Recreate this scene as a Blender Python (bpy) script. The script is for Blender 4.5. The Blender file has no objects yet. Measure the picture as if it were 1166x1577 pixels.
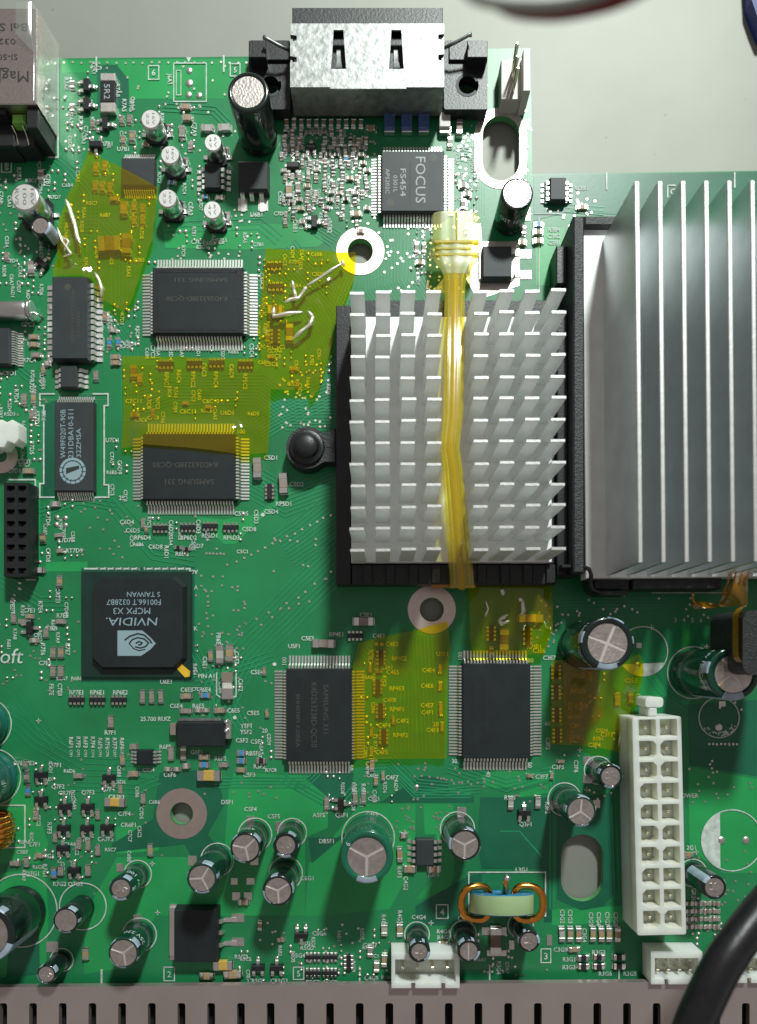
import bpy, bmesh, math, random
from mathutils import Vector

random.seed(7)
S = bpy.context.scene
COL = S.collection
U = 0.0141                 # one layout step = 0.141 mm; scene unit = 1 cm
CX, CY, CAMH = 585.0, 1020.0, 1000.0

# ------------------------------------------------------------------ camera, world, light, exposure
cam = bpy.data.objects.new('camera', bpy.data.cameras.new('camera'))
COL.objects.link(cam)
cam.location = (0, 0, CAMH * U)
cd = cam.data
cd.sensor_fit = 'HORIZONTAL'; cd.sensor_width = 36.0
cd.lens = 36.0 * CAMH / 1166.0
cd.shift_x = (583.0 - CX) / 1166.0
cd.shift_y = (CY - 788.5) / 1166.0
cd.clip_start = 0.1; cd.clip_end = 500
cd.dof.use_dof = True
cd.dof.focus_distance = 950 * U
cd.dof.aperture_fstop = 0.115
S.camera = cam

W = bpy.data.worlds.new('World'); S.world = W; W.use_nodes = True
bg = W.node_tree.nodes['Background']
bg.inputs[0].default_value = (0.98, 0.88, 0.84, 1)
bg.inputs[1].default_value = 0.24

lamp = bpy.data.lights.new('desk_lamp', 'AREA')
lamp.shape = 'DISK'; lamp.size = 7.0; lamp.energy = 53000
lamp.color = (0.93, 1.0, 0.95)
lo = bpy.data.objects.new('desk_lamp', lamp); COL.objects.link(lo)
lo.location = ((1620 - CX) * U, -(-2660 - CY) * U, 3000 * U)
lo.rotation_euler = (Vector((0, 0, 0)) - lo.location).to_track_quat('-Z', 'Y').to_euler()

S.view_settings.view_transform = 'Standard'
S.view_settings.look = 'None'
S.view_settings.exposure = 0.0
S.view_settings.gamma = 1.0
S.view_settings.use_curve_mapping = False
S.cycles.max_bounces = 8
S.cycles.transparent_max_bounces = 12
S.cycles.use_denoising = True
S.cycles.filter_width = 1.5

# ------------------------------------------------------------------ materials
def lin(c):
    return tuple(((v / 255 + 0.055) / 1.055) ** 2.4 if v / 255 > 0.04045 else v / 255 / 12.92 for v in c)

def mat(name, col, rough=0.5, metal=0.0, noise=None, bump=None, spec=0.5, coat=0.0):
    """noise=(scale, amount) colour variation, bump=(scale, strength) fine relief"""
    m = bpy.data.materials.new(name); m.use_nodes = True
    nt = m.node_tree; p = nt.nodes['Principled BSDF']
    p.inputs['Base Color'].default_value = (*col, 1)
    p.inputs['Roughness'].default_value = rough
    p.inputs['Metallic'].default_value = metal
    p.inputs['Specular IOR Level'].default_value = spec
    p.inputs['Coat Weight'].default_value = coat
    tc = nt.nodes.new('ShaderNodeTexCoord')
    if noise:
        n = nt.nodes.new('ShaderNodeTexNoise'); n.inputs['Scale'].default_value = noise[0]
        n.inputs['Detail'].default_value = 5
        nt.links.new(tc.outputs['Object'], n.inputs['Vector'])
        r = nt.nodes.new('ShaderNodeValToRGB')
        a = noise[1]
        r.color_ramp.elements[0].position = 0.3; r.color_ramp.elements[1].position = 0.7
        r.color_ramp.elements[0].color = (*[max(0, v * (1 - a)) for v in col], 1)
        r.color_ramp.elements[1].color = (*[min(1, v * (1 + a)) for v in col], 1)
        nt.links.new(n.outputs['Fac'], r.inputs['Fac'])
        nt.links.new(r.outputs['Color'], p.inputs['Base Color'])
    if bump:
        n = nt.nodes.new('ShaderNodeTexNoise'); n.inputs['Scale'].default_value = bump[0]
        n.inputs['Detail'].default_value = 4
        nt.links.new(tc.outputs['Object'], n.inputs['Vector'])
        b = nt.nodes.new('ShaderNodeBump'); b.inputs['Strength'].default_value = bump[1]
        b.inputs['Distance'].default_value = 0.02
        nt.links.new(n.outputs['Fac'], b.inputs['Height'])
        nt.links.new(b.outputs['Normal'], p.inputs['Normal'])
    return m

def sheer(name, tint, body, opacity, rough=0.12, gloss=0.06, bump=None):
    """clear film: tinted see-through + some body colour + a glossy face"""
    m = bpy.data.materials.new(name); m.use_nodes = True
    nt = m.node_tree; nt.nodes.clear()
    out = nt.nodes.new('ShaderNodeOutputMaterial')
    t = nt.nodes.new('ShaderNodeBsdfTransparent'); t.inputs[0].default_value = (*tint, 1)
    d = nt.nodes.new('ShaderNodeBsdfDiffuse'); d.inputs[0].default_value = (*body, 1)
    g = nt.nodes.new('ShaderNodeBsdfGlossy'); g.inputs['Roughness'].default_value = rough
    g.inputs[0].default_value = (1, 1, 1, 1)
    m1 = nt.nodes.new('ShaderNodeMixShader'); m1.inputs[0].default_value = opacity
    m2 = nt.nodes.new('ShaderNodeMixShader')
    lw = nt.nodes.new('ShaderNodeLayerWeight'); lw.inputs[0].default_value = 0.25
    mp = nt.nodes.new('ShaderNodeMath'); mp.operation = 'MULTIPLY_ADD'
    mp.inputs[1].default_value = 0.35; mp.inputs[2].default_value = gloss
    nt.links.new(lw.outputs['Facing'], mp.inputs[0])
    nt.links.new(t.outputs[0], m1.inputs[1]); nt.links.new(d.outputs[0], m1.inputs[2])
    nt.links.new(mp.outputs[0], m2.inputs[0])
    nt.links.new(m1.outputs[0], m2.inputs[1]); nt.links.new(g.outputs[0], m2.inputs[2])
    nt.links.new(m2.outputs[0], out.inputs['Surface'])
    if bump:
        tc = nt.nodes.new('ShaderNodeTexCoord')
        n = nt.nodes.new('ShaderNodeTexNoise'); n.inputs['Scale'].default_value = bump[0]
        nt.links.new(tc.outputs['Object'], n.inputs['Vector'])
        b = nt.nodes.new('ShaderNodeBump'); b.inputs['Strength'].default_value = bump[1]; b.inputs['Distance'].default_value = 0.05
        nt.links.new(n.outputs['Fac'], b.inputs['Height'])
        nt.links.new(b.outputs['Normal'], g.inputs['Normal'])
    return m

M = {}
M['mask'] = mat('solder_mask', (0.014, 0.205, 0.074), 0.40, 0, (0.55, 0.18), (9, 0.05))
M['pour'] = mat('solder_mask_on_copper', (0.018, 0.310, 0.086), 0.40, 0, (0.6, 0.16), (9, 0.05))
M['dark'] = mat('solder_mask_bare', (0.008, 0.118, 0.062), 0.40, 0, (0.8, 0.2), (9, 0.05))
M['trace'] = mat('solder_mask_trace', (0.018, 0.260, 0.110), 0.40, 0, (2.0, 0.15))
M['edge'] = mat('board_edge', (0.08, 0.30, 0.10), 0.6, 0, (3, 0.3))
M['silk'] = mat('silkscreen_ink', (0.54, 0.61, 0.57), 0.6, 0, (6, 0.25))
M['tin'] = mat('tinned_pad', (0.72, 0.69, 0.65), 0.42, 1, (8, 0.1), (30, 0.25))
M['ring'] = mat('tinned_ring', (0.70, 0.60, 0.55), 0.40, 1, (5, 0.06), (60, 0.08))
M['solder'] = mat('solder', (0.86, 0.85, 0.82), 0.28, 1, None, (40, 0.15))
M['lead'] = mat('chip_lead', (0.86, 0.86, 0.84), 0.42, 1, (14, 0.08))
M['epoxy'] = mat('chip_epoxy', (0.013, 0.018, 0.021), 0.55, 0, (3, 0.15), (60, 0.10), spec=0.35)
M['epoxy2'] = mat('chip_epoxy_grey', (0.032, 0.040, 0.043), 0.55, 0, (3, 0.12), (60, 0.12), spec=0.4)
M['print'] = mat('chip_print', (0.36, 0.40, 0.41), 0.6)
M['faint'] = mat('chip_print_faint', (0.062, 0.063, 0.054), 0.6)
M['logo'] = mat('chip_print_pale', (0.26, 0.38, 0.42), 0.6)
M['bga'] = mat('chip_carrier', (0.006, 0.030, 0.022), 0.45, 0, (2, 0.2))
M['ypaint'] = mat('yellow_mark', (0.75, 0.47, 0.03), 0.5, 0, (6, 0.15))
M['black'] = mat('black_plastic', (0.012, 0.014, 0.016), 0.42, 0, (4, 0.2), (24, 0.25))
M['blackrough'] = mat('black_textured_plastic', (0.020, 0.023, 0.025), 0.5, 0, (12, 0.3), (28, 0.9))
M['alu'] = mat('extruded_aluminium', (0.78, 0.82, 0.83), 0.38, 1, (1.5, 0.08), (12, 0.06))
M['alutip'] = mat('sawn_aluminium', (0.66, 0.66, 0.65), 0.5, 0.9, (6, 0.08), (30, 0.2))
M['alupin'] = mat('cast_aluminium', (0.78, 0.80, 0.79), 0.55, 0.25, (2.5, 0.05), (18, 0.10))
M['cantop'] = mat('can_top', (0.68, 0.63, 0.60), 0.36, 1, (9, 0.16), (22, 0.35))
M['groove'] = mat('can_top_groove', (0.78, 0.74, 0.71), 0.45, 0.75)
M['can'] = mat('bare_can', (0.74, 0.75, 0.74), 0.30, 1, (5, 0.08))
M['cantopsmd'] = mat('bare_can_top', (0.72, 0.72, 0.70), 0.50, 0.6, (8, 0.08))
M['sleeve_k'] = mat('sleeve_black', (0.006, 0.016, 0.014), 0.22, 0, None, (3, 0.1), coat=0.3)
M['sleeve_g'] = mat('sleeve_dark_green', (0.004, 0.040, 0.026), 0.22, 0, None, (3, 0.1), coat=0.3)
M['sleeve_lg'] = mat('sleeve_green', (0.006, 0.125, 0.070), 0.25, 0, None, (3, 0.1), coat=0.3)
M['sleeve_teal'] = mat('sleeve_teal', (0.01, 0.14, 0.115), 0.3, 0, None, (3, 0.1), coat=0.3)
M['stripe'] = mat('sleeve_print', (0.34, 0.43, 0.52), 0.4, 0, (6, 0.2))
M['inkwhite'] = mat('sleeve_letters', (0.6, 0.68, 0.7), 0.45)
M['inkdark'] = mat('can_letters', (0.20, 0.20, 0.21), 0.6)
M['shell'] = mat('tin_plated_steel', (0.27, 0.28, 0.275), 0.50, 1, (7, 0.25), (7, 0.55))
M['jack'] = mat('nickel_shell', (0.62, 0.57, 0.54), 0.30, 1, (18, 0.10), (40, 0.25))
M['inkblack'] = mat('black_ink', (0.03, 0.03, 0.03), 0.6)
M['nylon'] = mat('white_nylon', (0.72, 0.77, 0.71), 0.40, 0, (2, 0.05))
M['nylonin'] = mat('white_nylon_cavity', (0.74, 0.75, 0.64), 0.45, 0, (2, 0.05))
M['cream'] = mat('cream_nylon', (0.42, 0.41, 0.37), 0.42, 0, (3, 0.06))
M['pin'] = mat('tin_pin', (0.85, 0.80, 0.66), 0.22, 1)
M['copper'] = mat('enamelled_copper', (0.86, 0.36, 0.07), 0.22, 1, (6, 0.1))
M['core'] = mat('core_pale_green', (0.42, 0.60, 0.30), 0.5, 0, (3, 0.07))
M['coreblue'] = mat('core_blue', (0.02, 0.19, 0.36), 0.45)
M['tan'] = mat('ceramic_tan', (0.36, 0.26, 0.15), 0.5, 0, (8, 0.15))
M['brown'] = mat('ceramic_brown', (0.20, 0.14, 0.10), 0.5, 0, (8, 0.15))
M['grey'] = mat('ceramic_grey', (0.28, 0.24, 0.20), 0.5, 0, (8, 0.12))
M['resk'] = mat('resistor_black', (0.012, 0.013, 0.016), 0.45)
M['blue'] = mat('resistor_blue', (0.05, 0.25, 0.55), 0.45)
M['ferrite'] = mat('inductor_blue', (0.05, 0.10, 0.26), 0.45, 0, (9, 0.2), (30, 0.3))
M['yellowtan'] = mat('tantalum_yellow', (0.55, 0.36, 0.08), 0.5, 0, (7, 0.15))
M['ledgreen'] = mat('indicator_lens', (0.20, 0.50, 0.08), 0.25, 0, (6, 0.2))
M['tray'] = mat('tray_metal', (0.285, 0.295, 0.262), 0.62, 0.35, (0.5, 0.05), (5, 0.05))
_nt = M['tray'].node_tree; _p = _nt.nodes['Principled BSDF']; _src = _p.inputs['Base Color'].links[0].from_socket
_tc = _nt.nodes.new('ShaderNodeTexCoord'); _n = _nt.nodes.new('ShaderNodeTexNoise'); _n.inputs['Scale'].default_value = 3.2; _n.inputs['Detail'].default_value = 2
_nt.links.new(_tc.outputs['Object'], _n.inputs['Vector'])
_r = _nt.nodes.new('ShaderNodeValToRGB'); _r.color_ramp.elements[0].position = 0.73; _r.color_ramp.elements[1].position = 0.77
_nt.links.new(_n.outputs['Fac'], _r.inputs['Fac'])
_mx = _nt.nodes.new('ShaderNodeMix'); _mx.data_type = 'RGBA'
_nt.links.new(_r.outputs['Color'], _mx.inputs[0]); _nt.links.new(_src, _mx.inputs[6]); _mx.inputs[7].default_value = (0.10, 0.10, 0.09, 1)
_nt.links.new(_mx.outputs[2], _p.inputs['Base Color'])
M['case'] = mat('case_metal', (0.50, 0.43, 0.41), 0.42, 0.75, (0.8, 0.06), (14, 0.08))
M['void'] = mat('case_inside', (0.008, 0.008, 0.009), 0.8)
M['redwire'] = mat('dark_red_insulation', (0.22, 0.03, 0.025), 0.4)
M['greywire'] = mat('pale_grey_insulation', (0.42, 0.46, 0.42), 0.4)
M['bluebox'] = mat('blue_plastic', (0.02, 0.04, 0.20), 0.4)
M['rubber'] = mat('cable_rubber', (0.008, 0.008, 0.010), 0.36, 0, (4, 0.3), (7, 0.22))
M['tape'] = sheer('polyimide_tape', (1.0, 0.90, 0.015), (0.95, 0.66, 0.0), 0.075, 0.10, 0.04, (1.6, 1.0))
M['tape_shade'] = sheer('polyimide_tape_shade', (0.97, 0.74, 0.02), (0.42, 0.24, 0.0), 0.14, 0.13, 0.04, (1.6, 1.0))  # browner film: the heatsink's shadow put into the tape colour
M['fold_glint'] = sheer('polyimide_fold_glint', (0.98, 0.88, 0.40), (0.85, 0.82, 0.60), 0.60, 0.35, 0.45)  # tape creases with the lamp's white glints put into their colour
M['amber'] = sheer('amber_film', (0.95, 0.55, 0.03), (0.55, 0.26, 0.0), 0.45, 0.2, 0.06, (2, 0.5))
M['strap'] = sheer('clear_yellow_plastic', (1.0, 0.90, 0.16), (0.62, 0.50, 0.03), 0.40, 0.20, 0.05, (1.2, 0.3))
M['straphead'] = sheer('clear_pale_plastic', (0.96, 0.93, 0.42), (0.38, 0.39, 0.13), 0.55, 0.40, 0.008)
M['strapcore'] = sheer('amber_core', (0.98, 0.74, 0.02), (0.62, 0.42, 0.0), 0.65, 0.25, 0.03)
for _k in ('nylon', 'nylonin'):
    _p = M[_k].node_tree.nodes['Principled BSDF']
    _p.inputs['Subsurface Weight'].default_value = 0.6; _p.inputs['Subsurface Radius'].default_value = (0.35, 0.35, 0.28); _p.inputs['Subsurface Scale'].default_value = 1.0
M['film'] = sheer('clear_film', (0.92, 0.95, 0.93), (0.55, 0.62, 0.58), 0.14, 0.12, 0.04)

# ------------------------------------------------------------------ mesh helpers (layout x right, y down, z up)
def B(x, y, h=0.0):
    """board-plane position of a point that stands h above the board"""
    k = 1 - h / CAMH
    return (CX + (x - CX) * k, CY + (y - CY) * k)

class MB:
    def __init__(s, ox=CX, oy=CY, oz=0.0):
        s.o = (ox, oy, oz); s.v = []; s.f = []; s.m = []; s.cur = 0; s.smooth = set()
    def pt(s, x, y, z):
        s.v.append(((x - s.o[0]) * U, -(y - s.o[1]) * U, (z - s.o[2]) * U)); return len(s.v) - 1
    def face(s, ids, smooth=False):
        if smooth: s.smooth.add(len(s.f))
        s.f.append(ids); s.m.append(s.cur)
    def box(s, x0, y0, x1, y1, z0, z1, rot=0.0, top=0.0, bev=0.0):
        """top = inset of the top face, bev = small chamfer round the top"""
        cx, cy = (x0 + x1) / 2, (y0 + y1) / 2
        c, n = math.cos(rot), math.sin(rot)
        def R(x, y, z):
            dx, dy = x - cx, y - cy
            return s.pt(cx + dx * c - dy * n, cy + dx * n + dy * c, z)
        rings = [(0.0, z0)]
        if bev > 0:
            rings += [(top, z1 - bev), (top + bev, z1)]
        else:
            rings += [(top, z1)]
        L = []
        for ins, z in rings:
            L.append([R(x0 + ins, y0 + ins, z), R(x1 - ins, y0 + ins, z), R(x1 - ins, y1 - ins, z), R(x0 + ins, y1 - ins, z)])
        s.face(L[0])
        for a, b in zip(L, L[1:]):
            for i in range(4):
                j = (i + 1) % 4
                s.face([a[i], a[j], b[j], b[i]])
        s.face(L[-1][::-1])
        return s
    def prism(s, poly, z0, z1, ins=0.0):
        n = len(poly)
        mx = sum(p[0] for p in poly) / n; my = sum(p[1] for p in poly) / n
        a = [s.pt(x, y, z0) for x, y in poly]
        def sh(x, y):
            d = math.hypot(x - mx, y - my) or 1
            return (x - (x - mx) / d * ins, y - (y - my) / d * ins)
        b = [s.pt(*sh(x, y), z1) for x, y in poly]
        s.face(a); s.face(b[::-1])
        for i in range(n):
            j = (i + 1) % n
            s.face([a[i], a[j], b[j], b[i]])
        return s
    def flat(s, poly, z):
        s.face([s.pt(x, y, z) for x, y in poly][::-1]); return s
    def lathe(s, prof, cx, cy, seg=32, a0=0.0, a1=None, smooth=True):
        full = a1 is None
        if full: a1 = a0 + 2 * math.pi
        cnt = seg if full else seg + 1
        rows = []
        for r, z in prof:
            if r <= 1e-6 and full:
                i = s.pt(cx, cy, z); rows.append([i] * cnt)
            else:
                rows.append([s.pt(cx + r * math.cos(a0 + (a1 - a0) * k / seg), cy + r * math.sin(a0 + (a1 - a0) * k / seg), z) for k in range(cnt)])
        for A, C in zip(rows, rows[1:]):
            for k in range(seg):
                j = (k + 1) % cnt
                ids = [A[k], A[j], C[j], C[k]]
                u = []
                for i in ids:
                    if i not in u: u.append(i)
                if len(u) >= 3: s.face(u, smooth)
        return s
    def disc(s, cx, cy, r, z, seg=16):
        s.flat([(cx + r * math.cos(2 * math.pi * k / seg), cy + r * math.sin(2 * math.pi * k / seg)) for k in range(seg)], z); return s
    def annulus(s, cx, cy, r0, r1, z, seg=36, a0=0.0, a1=2 * math.pi):
        P = []
        for k in range(seg + 1):
            a = a0 + (a1 - a0) * k / seg
            P.append((s.pt(cx + r0 * math.cos(a), cy + r0 * math.sin(a), z), s.pt(cx + r1 * math.cos(a), cy + r1 * math.sin(a), z)))
        for p, q in zip(P, P[1:]):
            s.face([p[0], p[1], q[1], q[0]])
        return s
    def tube(s, pts, r, seg=10, caps=True):
        pts = [Vector(p) for p in pts]
        rows = []
        for i, p in enumerate(pts):
            t = (pts[min(i + 1, len(pts) - 1)] - pts[max(i - 1, 0)]).normalized()
            ref = Vector((0, 0, 1)) if abs(t.z) < 0.9 else Vector((1, 0, 0))
            a = t.cross(ref).normalized(); b = t.cross(a).normalized()
            rr = r[i] if isinstance(r, (list, tuple)) else r
            rows.append([s.pt(*(p + a * (rr * math.cos(2 * math.pi * k / seg)) + b * (rr * math.sin(2 * math.pi * k / seg)))) for k in range(seg)])
        for A, C in zip(rows, rows[1:]):
            for k in range(seg):
                j = (k + 1) % seg
                s.face([A[k], A[j], C[j], C[k]], True)
        if caps:
            s.face(rows[0][::-1]); s.face(rows[-1])
        return s
    def ribbon(s, pts, w, z):
        P = []
        n = len(pts)
        for i, p in enumerate(pts):
            a = pts[max(i - 1, 0)]; b = pts[min(i + 1, n - 1)]
            def nrm(u, v):
                d = math.hypot(v[0] - u[0], v[1] - u[1]) or 1
                return (-(v[1] - u[1]) / d, (v[0] - u[0]) / d)
            if 0 < i < n - 1:
                n1, n2 = nrm(a, p), nrm(p, b)
                mx, my = n1[0] + n2[0], n1[1] + n2[1]
                d = mx * mx + my * my or 1
                k = 2.0 / d if d > 0.3 else 1
                nx, ny = mx * k, my * k
            else:
                nx, ny = nrm(a, b)
            P.append((s.pt(p[0] + nx * w / 2, p[1] + ny * w / 2, z), s.pt(p[0] - nx * w / 2, p[1] - ny * w / 2, z)))
        for p, q in zip(P, P[1:]):
            s.face([p[0], p[1], q[1], q[0]])
        return s
    def sheet(s, rows):
        """rows of 3D points -> grid"""
        ids = [[s.pt(*p) for p in r] for r in rows]
        for A, C in zip(ids, ids[1:]):
            for k in range(len(A) - 1):
                s.face([A[k], A[k + 1], C[k + 1], C[k]], True)
        return s
    def mesh(s, name, mats):
        me = bpy.data.meshes.new(name)
        me.from_pydata(s.v, [], s.f)
        for m in mats: me.materials.append(m)
        me.polygons.foreach_set('material_index', s.m)
        sm = [i in s.smooth for i in range(len(s.f))]
        me.polygons.foreach_set('use_smooth', sm)
        bm = bmesh.new(); bm.from_mesh(me)
        bmesh.ops.recalc_face_normals(bm, faces=bm.faces)
        bm.to_mesh(me); bm.free()
        return me
    def build(s, name, mats, parent=None, stuff=False, label=None):
        if not isinstance(mats, (list, tuple)): mats = [mats]
        me = s.mesh(name, mats)
        o = bpy.data.objects.new(name, me); COL.objects.link(o)
        if parent is not None:
            o.parent = parent
            px, py, pz = parent['_o']
            o.location = ((s.o[0] - px) * U, -(s.o[1] - py) * U, (s.o[2] - pz) * U)
        else:
            o.location = ((s.o[0] - CX) * U, -(s.o[1] - CY) * U, s.o[2] * U)
        o['_o'] = s.o
        if stuff: o['kind'] = 'stuff'
        if label: o['label'] = label
        return o

def thing(name, label, cat, x, y, z=0.0, group=None):
    o = bpy.data.objects.new(name, None); COL.objects.link(o)
    o.empty_display_size = 0.2
    o.location = ((x - CX) * U, -(y - CY) * U, z * U)
    o['_o'] = (x, y, z)
    o['label'] = label; o['category'] = cat
    if group: o['group'] = group
    return o

def tag(o, label, cat, group=None):
    o['label'] = label; o['category'] = cat
    if group: o['group'] = group
    return o

_tcache = {}
def glyphs(txt, bold=0.0):
    if (txt, bold) in _tcache: return _tcache[(txt, bold)]
    c = bpy.data.curves.new('t', 'FONT'); c.body = txt; c.resolution_u = 2; c.fill_mode = 'FRONT'; c.offset = bold
    o = bpy.data.objects.new('t', c); COL.objects.link(o)
    bpy.context.view_layer.update()
    me = bpy.data.meshes.new_from_object(o.evaluated_get(bpy.context.evaluated_depsgraph_get()))
    v = [(p.co.x, p.co.y) for p in me.vertices]
    f = [list(p.vertices) for p in me.polygons]
    bpy.data.objects.remove(o); bpy.data.curves.remove(c); bpy.data.meshes.remove(me)
    x0 = min(p[0] for p in v); x1 = max(p[0] for p in v)
    r = ([(x - x0, y) for x, y in v], f, x1 - x0)
    _tcache[(txt, bold)] = r
    return r

def text(mb, txt, x, y, size, z, rot=0.0, width=None, slant=0.0, bold=0.0):
    """cap height `size`, centred on x,y, rot clockwise in degrees"""
    v, f, w = glyphs(txt, bold)
    k = size / 0.70
    kx = (width / w) if width else k * 0.95
    r = math.radians(rot); c, n = math.cos(r), math.sin(r)
    base = len(mb.v)
    for a, b in v:
        u = (a - w / 2) * kx + slant * b * k; t = (b - 0.35) * k
        mb.pt(x + u * c + t * n, y + u * n - t * c, z)
    for q in f: mb.face([i + base for i in q])

def wraptext(mb, txt, cx, cy, r, z, size, ang, kx=None, flip=False):
    """letters round a can; ang = heading in degrees clockwise from +x, letters stand with tops up"""
    v, f, w = glyphs(txt)
    k = size / 0.70; kk = kx or k
    base = len(mb.v)
    for a, b in v:
        u = (a - w / 2) * kk; t = (b - 0.35) * k
        if flip: u, t = -u, -t
        th = math.radians(ang) - u / r
        mb.pt(cx + r * math.cos(th), cy + r * math.sin(th), z + t)
    for q in f: mb.face([i + base for i in q])

def circ(cx, cy, r, n=40):
    return [(cx + r * math.cos(2 * math.pi * k / n), cy + r * math.sin(2 * math.pi * k / n)) for k in range(n)]

def stadium(x0, y0, x1, y1, n=14):
    r = (x1 - x0) / 2; cx = (x0 + x1) / 2
    P = [(cx + r * math.cos(math.pi + math.pi * k / n), y0 + r + r * math.sin(math.pi + math.pi * k / n)) for k in range(n + 1)]
    P += [(cx + r * math.cos(math.pi * k / n), y1 - r + r * math.sin(math.pi * k / n)) for k in range(n + 1)]
    return P

def rrect(x0, y0, x1, y1, r, n=5):
    P = []
    for cx, cy, a in ((x1 - r, y0 + r, -90), (x1 - r, y1 - r, 0), (x0 + r, y1 - r, 90), (x0 + r, y0 + r, 180)):
        for k in range(n + 1):
            t = math.radians(a + 90 * k / n)
            P.append((cx + r * math.cos(t), cy + r * math.sin(t)))
    return P

def plate(name, outer, holes, z0, z1, mats, parent=None):
    """slab with real openings"""
    ox, oy = outer[0]
    c = bpy.data.curves.new('p', 'CURVE'); c.dimensions = '2D'; c.fill_mode = 'BOTH'
    c.extrude = (z1 - z0) / 2 * U
    for poly in [outer] + holes:
        sp = c.splines.new('POLY'); sp.points.add(len(poly) - 1)
        for p, (x, y) in zip(sp.points, poly):
            p.co = ((x - ox) * U, -(y - oy) * U, 0, 1)
        sp.use_cyclic_u = True
    t = bpy.data.objects.new('p', c); COL.objects.link(t)
    bpy.context.view_layer.update()
    me = bpy.data.meshes.new_from_object(t.evaluated_get(bpy.context.evaluated_depsgraph_get()))
    bpy.data.objects.remove(t); bpy.data.curves.remove(c)
    me.name = name
    me.materials.clear()
    for m in mats: me.materials.append(m)
    bm = bmesh.new(); bm.from_mesh(me)
    bmesh.ops.remove_doubles(bm, verts=bm.verts, dist=1e-5)
    bmesh.ops.recalc_face_normals(bm, faces=bm.faces)
    for f in bm.faces:
        f.smooth = False
        f.material_index = 1 if (len(mats) > 1 and abs(f.normal.z) < 0.5) else 0
    bm.to_mesh(me); bm.free()
    o = bpy.data.objects.new(name, me); COL.objects.link(o)
    zc = (z0 + z1) / 2
    o['_o'] = (ox, oy, zc)
    if parent is not None:
        o.parent = parent; px, py, pz = parent['_o']
        o.location = ((ox - px) * U, -(oy - py) * U, (zc - pz) * U)
    else:
        o.location = ((ox - CX) * U, -(oy - CY) * U, zc * U)
    return o

# ------------------------------------------------------------------ setting: tray and case edge
t = MB(600, 700, -16)
t.box(-900, -2200, 2400, 2600, -30, -16)
tray = t.build('tray_floor', M['tray']); tray['kind'] = 'structure'

slots = []
for i in range(-3, 31):
    x = 5 + 45.75 * i
    a, b = B(x - 6, 1545, 26); c2, d2 = B(x + 6, 1660, 26)
    slots.append(rrect(a, b, c2, d2, 3.5, 3))
yl, yr = B(0, 1521, 26)[1], B(0, 1511, 26)[1]
case = thing('slotted_case_wall', 'brownish metal case edge pierced by a row of dark slots below the board', 'case wall', 585, 1560, -15)
plate('slotted_panel', [(-160, yl + 1), (1330, yr - 1), (1330, 1720), (-160, 1720)], slots, 16, 26, [M['case']], case)
mb = MB(585, 1560, -15); mb.box(-150, 1530, 1320, 1715, -15, 2); mb.build('inner_wall', M['void'], case)

# ------------------------------------------------------------------ the circuit board
board = thing('circuit_board', 'large green printed circuit board carrying all the chips, heatsinks and capacitors', 'circuit board', 585, 800, -11)
RINGS = [(555, 387, 19, 37), (665, 939, 18, 37), (280, 1253, 17, 39)]
outer = [(-60, 91), (380, 87), (745, 75), (817, 74), (820, 268), (1166, 263), (1240, 262), (1240, 1515), (-60, 1523)]
notches = [stadium(742, 178, 801, 280), stadium(864, 1285, 929, 1388)]
holes = notches + [circ(x, y, r) for x, y, r, _ in RINGS]
plate('substrate', outer, holes + [circ(*B(416, 131, 12), 13, 24), circ(*B(720, 131, 12), 13, 24)], -11, 0, [M['mask'], M['edge']], board)

dark, pour, trace, pads, via, silk, rings = (MB(585, 800, 0) for _ in range(7))
def ptin(x, y, poly):
    c = False; n = len(poly)
    for i in range(n):
        x1, y1 = poly[i]; x2, y2 = poly[(i + 1) % n]
        if (y1 > y) != (y2 > y) and x < (x2 - x1) * (y - y1) / (y2 - y1) + x1: c = not c
    return c
copper_polys = []; bare_polys = []
for poly in [
    [(95, 92), (378, 90), (378, 120), (345, 152), (200, 152), (198, 122), (180, 100), (150, 100), (146, 112), (95, 112)],
    [(360, 1190), (480, 1195), (505, 1230), (505, 1275), (470, 1290), (470, 1410), (240, 1410), (195, 1490), (130, 1500), (130, 1410), (180, 1320), (345, 1320), (352, 1220)],
    [(555, 1238), (640, 1238), (640, 1290), (628, 1350), (600, 1400), (470, 1412), (475, 1330), (520, 1280)],
    [(652, 1238), (698, 1238), (700, 1345), (690, 1380), (640, 1385), (680, 1340), (672, 1285), (654, 1285)],
    [(0, 1345), (70, 1335), (75, 1415), (70, 1500), (0, 1505)],
    [(0, 1190), (40, 1195), (75, 1300), (60, 1330), (0, 1330)],
    [(190, 1270), (240, 1275), (245, 1310), (180, 1315), (178, 1275)],
    [(1060, 1180), (1166, 1200), (1166, 1345), (1115, 1345), (1062, 1310)],
    [(1050, 960), (1062, 960), (1062, 1085), (1050, 1085)],
    [(850, 1400), (960, 1395), (960, 1420), (850, 1425)],
    [(935, 1005), (985, 1008), (1030, 1070), (1000, 1085), (945, 1060)],
    [(300, 795), (345, 838), (362, 838), (440, 765), (440, 750), (400, 790), (345, 800)],
    [(70, 865), (135, 865), (135, 880), (70, 880)],
    [(55, 740), (62, 740), (62, 890), (55, 890)],
    [(390, 385), (400, 345), (480, 345), (500, 372), (490, 380)],
    [(250, 345), (400, 345), (395, 385), (255, 382)],
    [(825, 350), (870, 350), (870, 440), (825, 440)],
    [(800, 1220), (850, 1205), (852, 1220), (800, 1228)],
    [(740, 1195), (770, 1185), (850, 1190), (850, 1203), (800, 1215), (745, 1212)],
]:
    copper_polys.append(poly)
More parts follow.
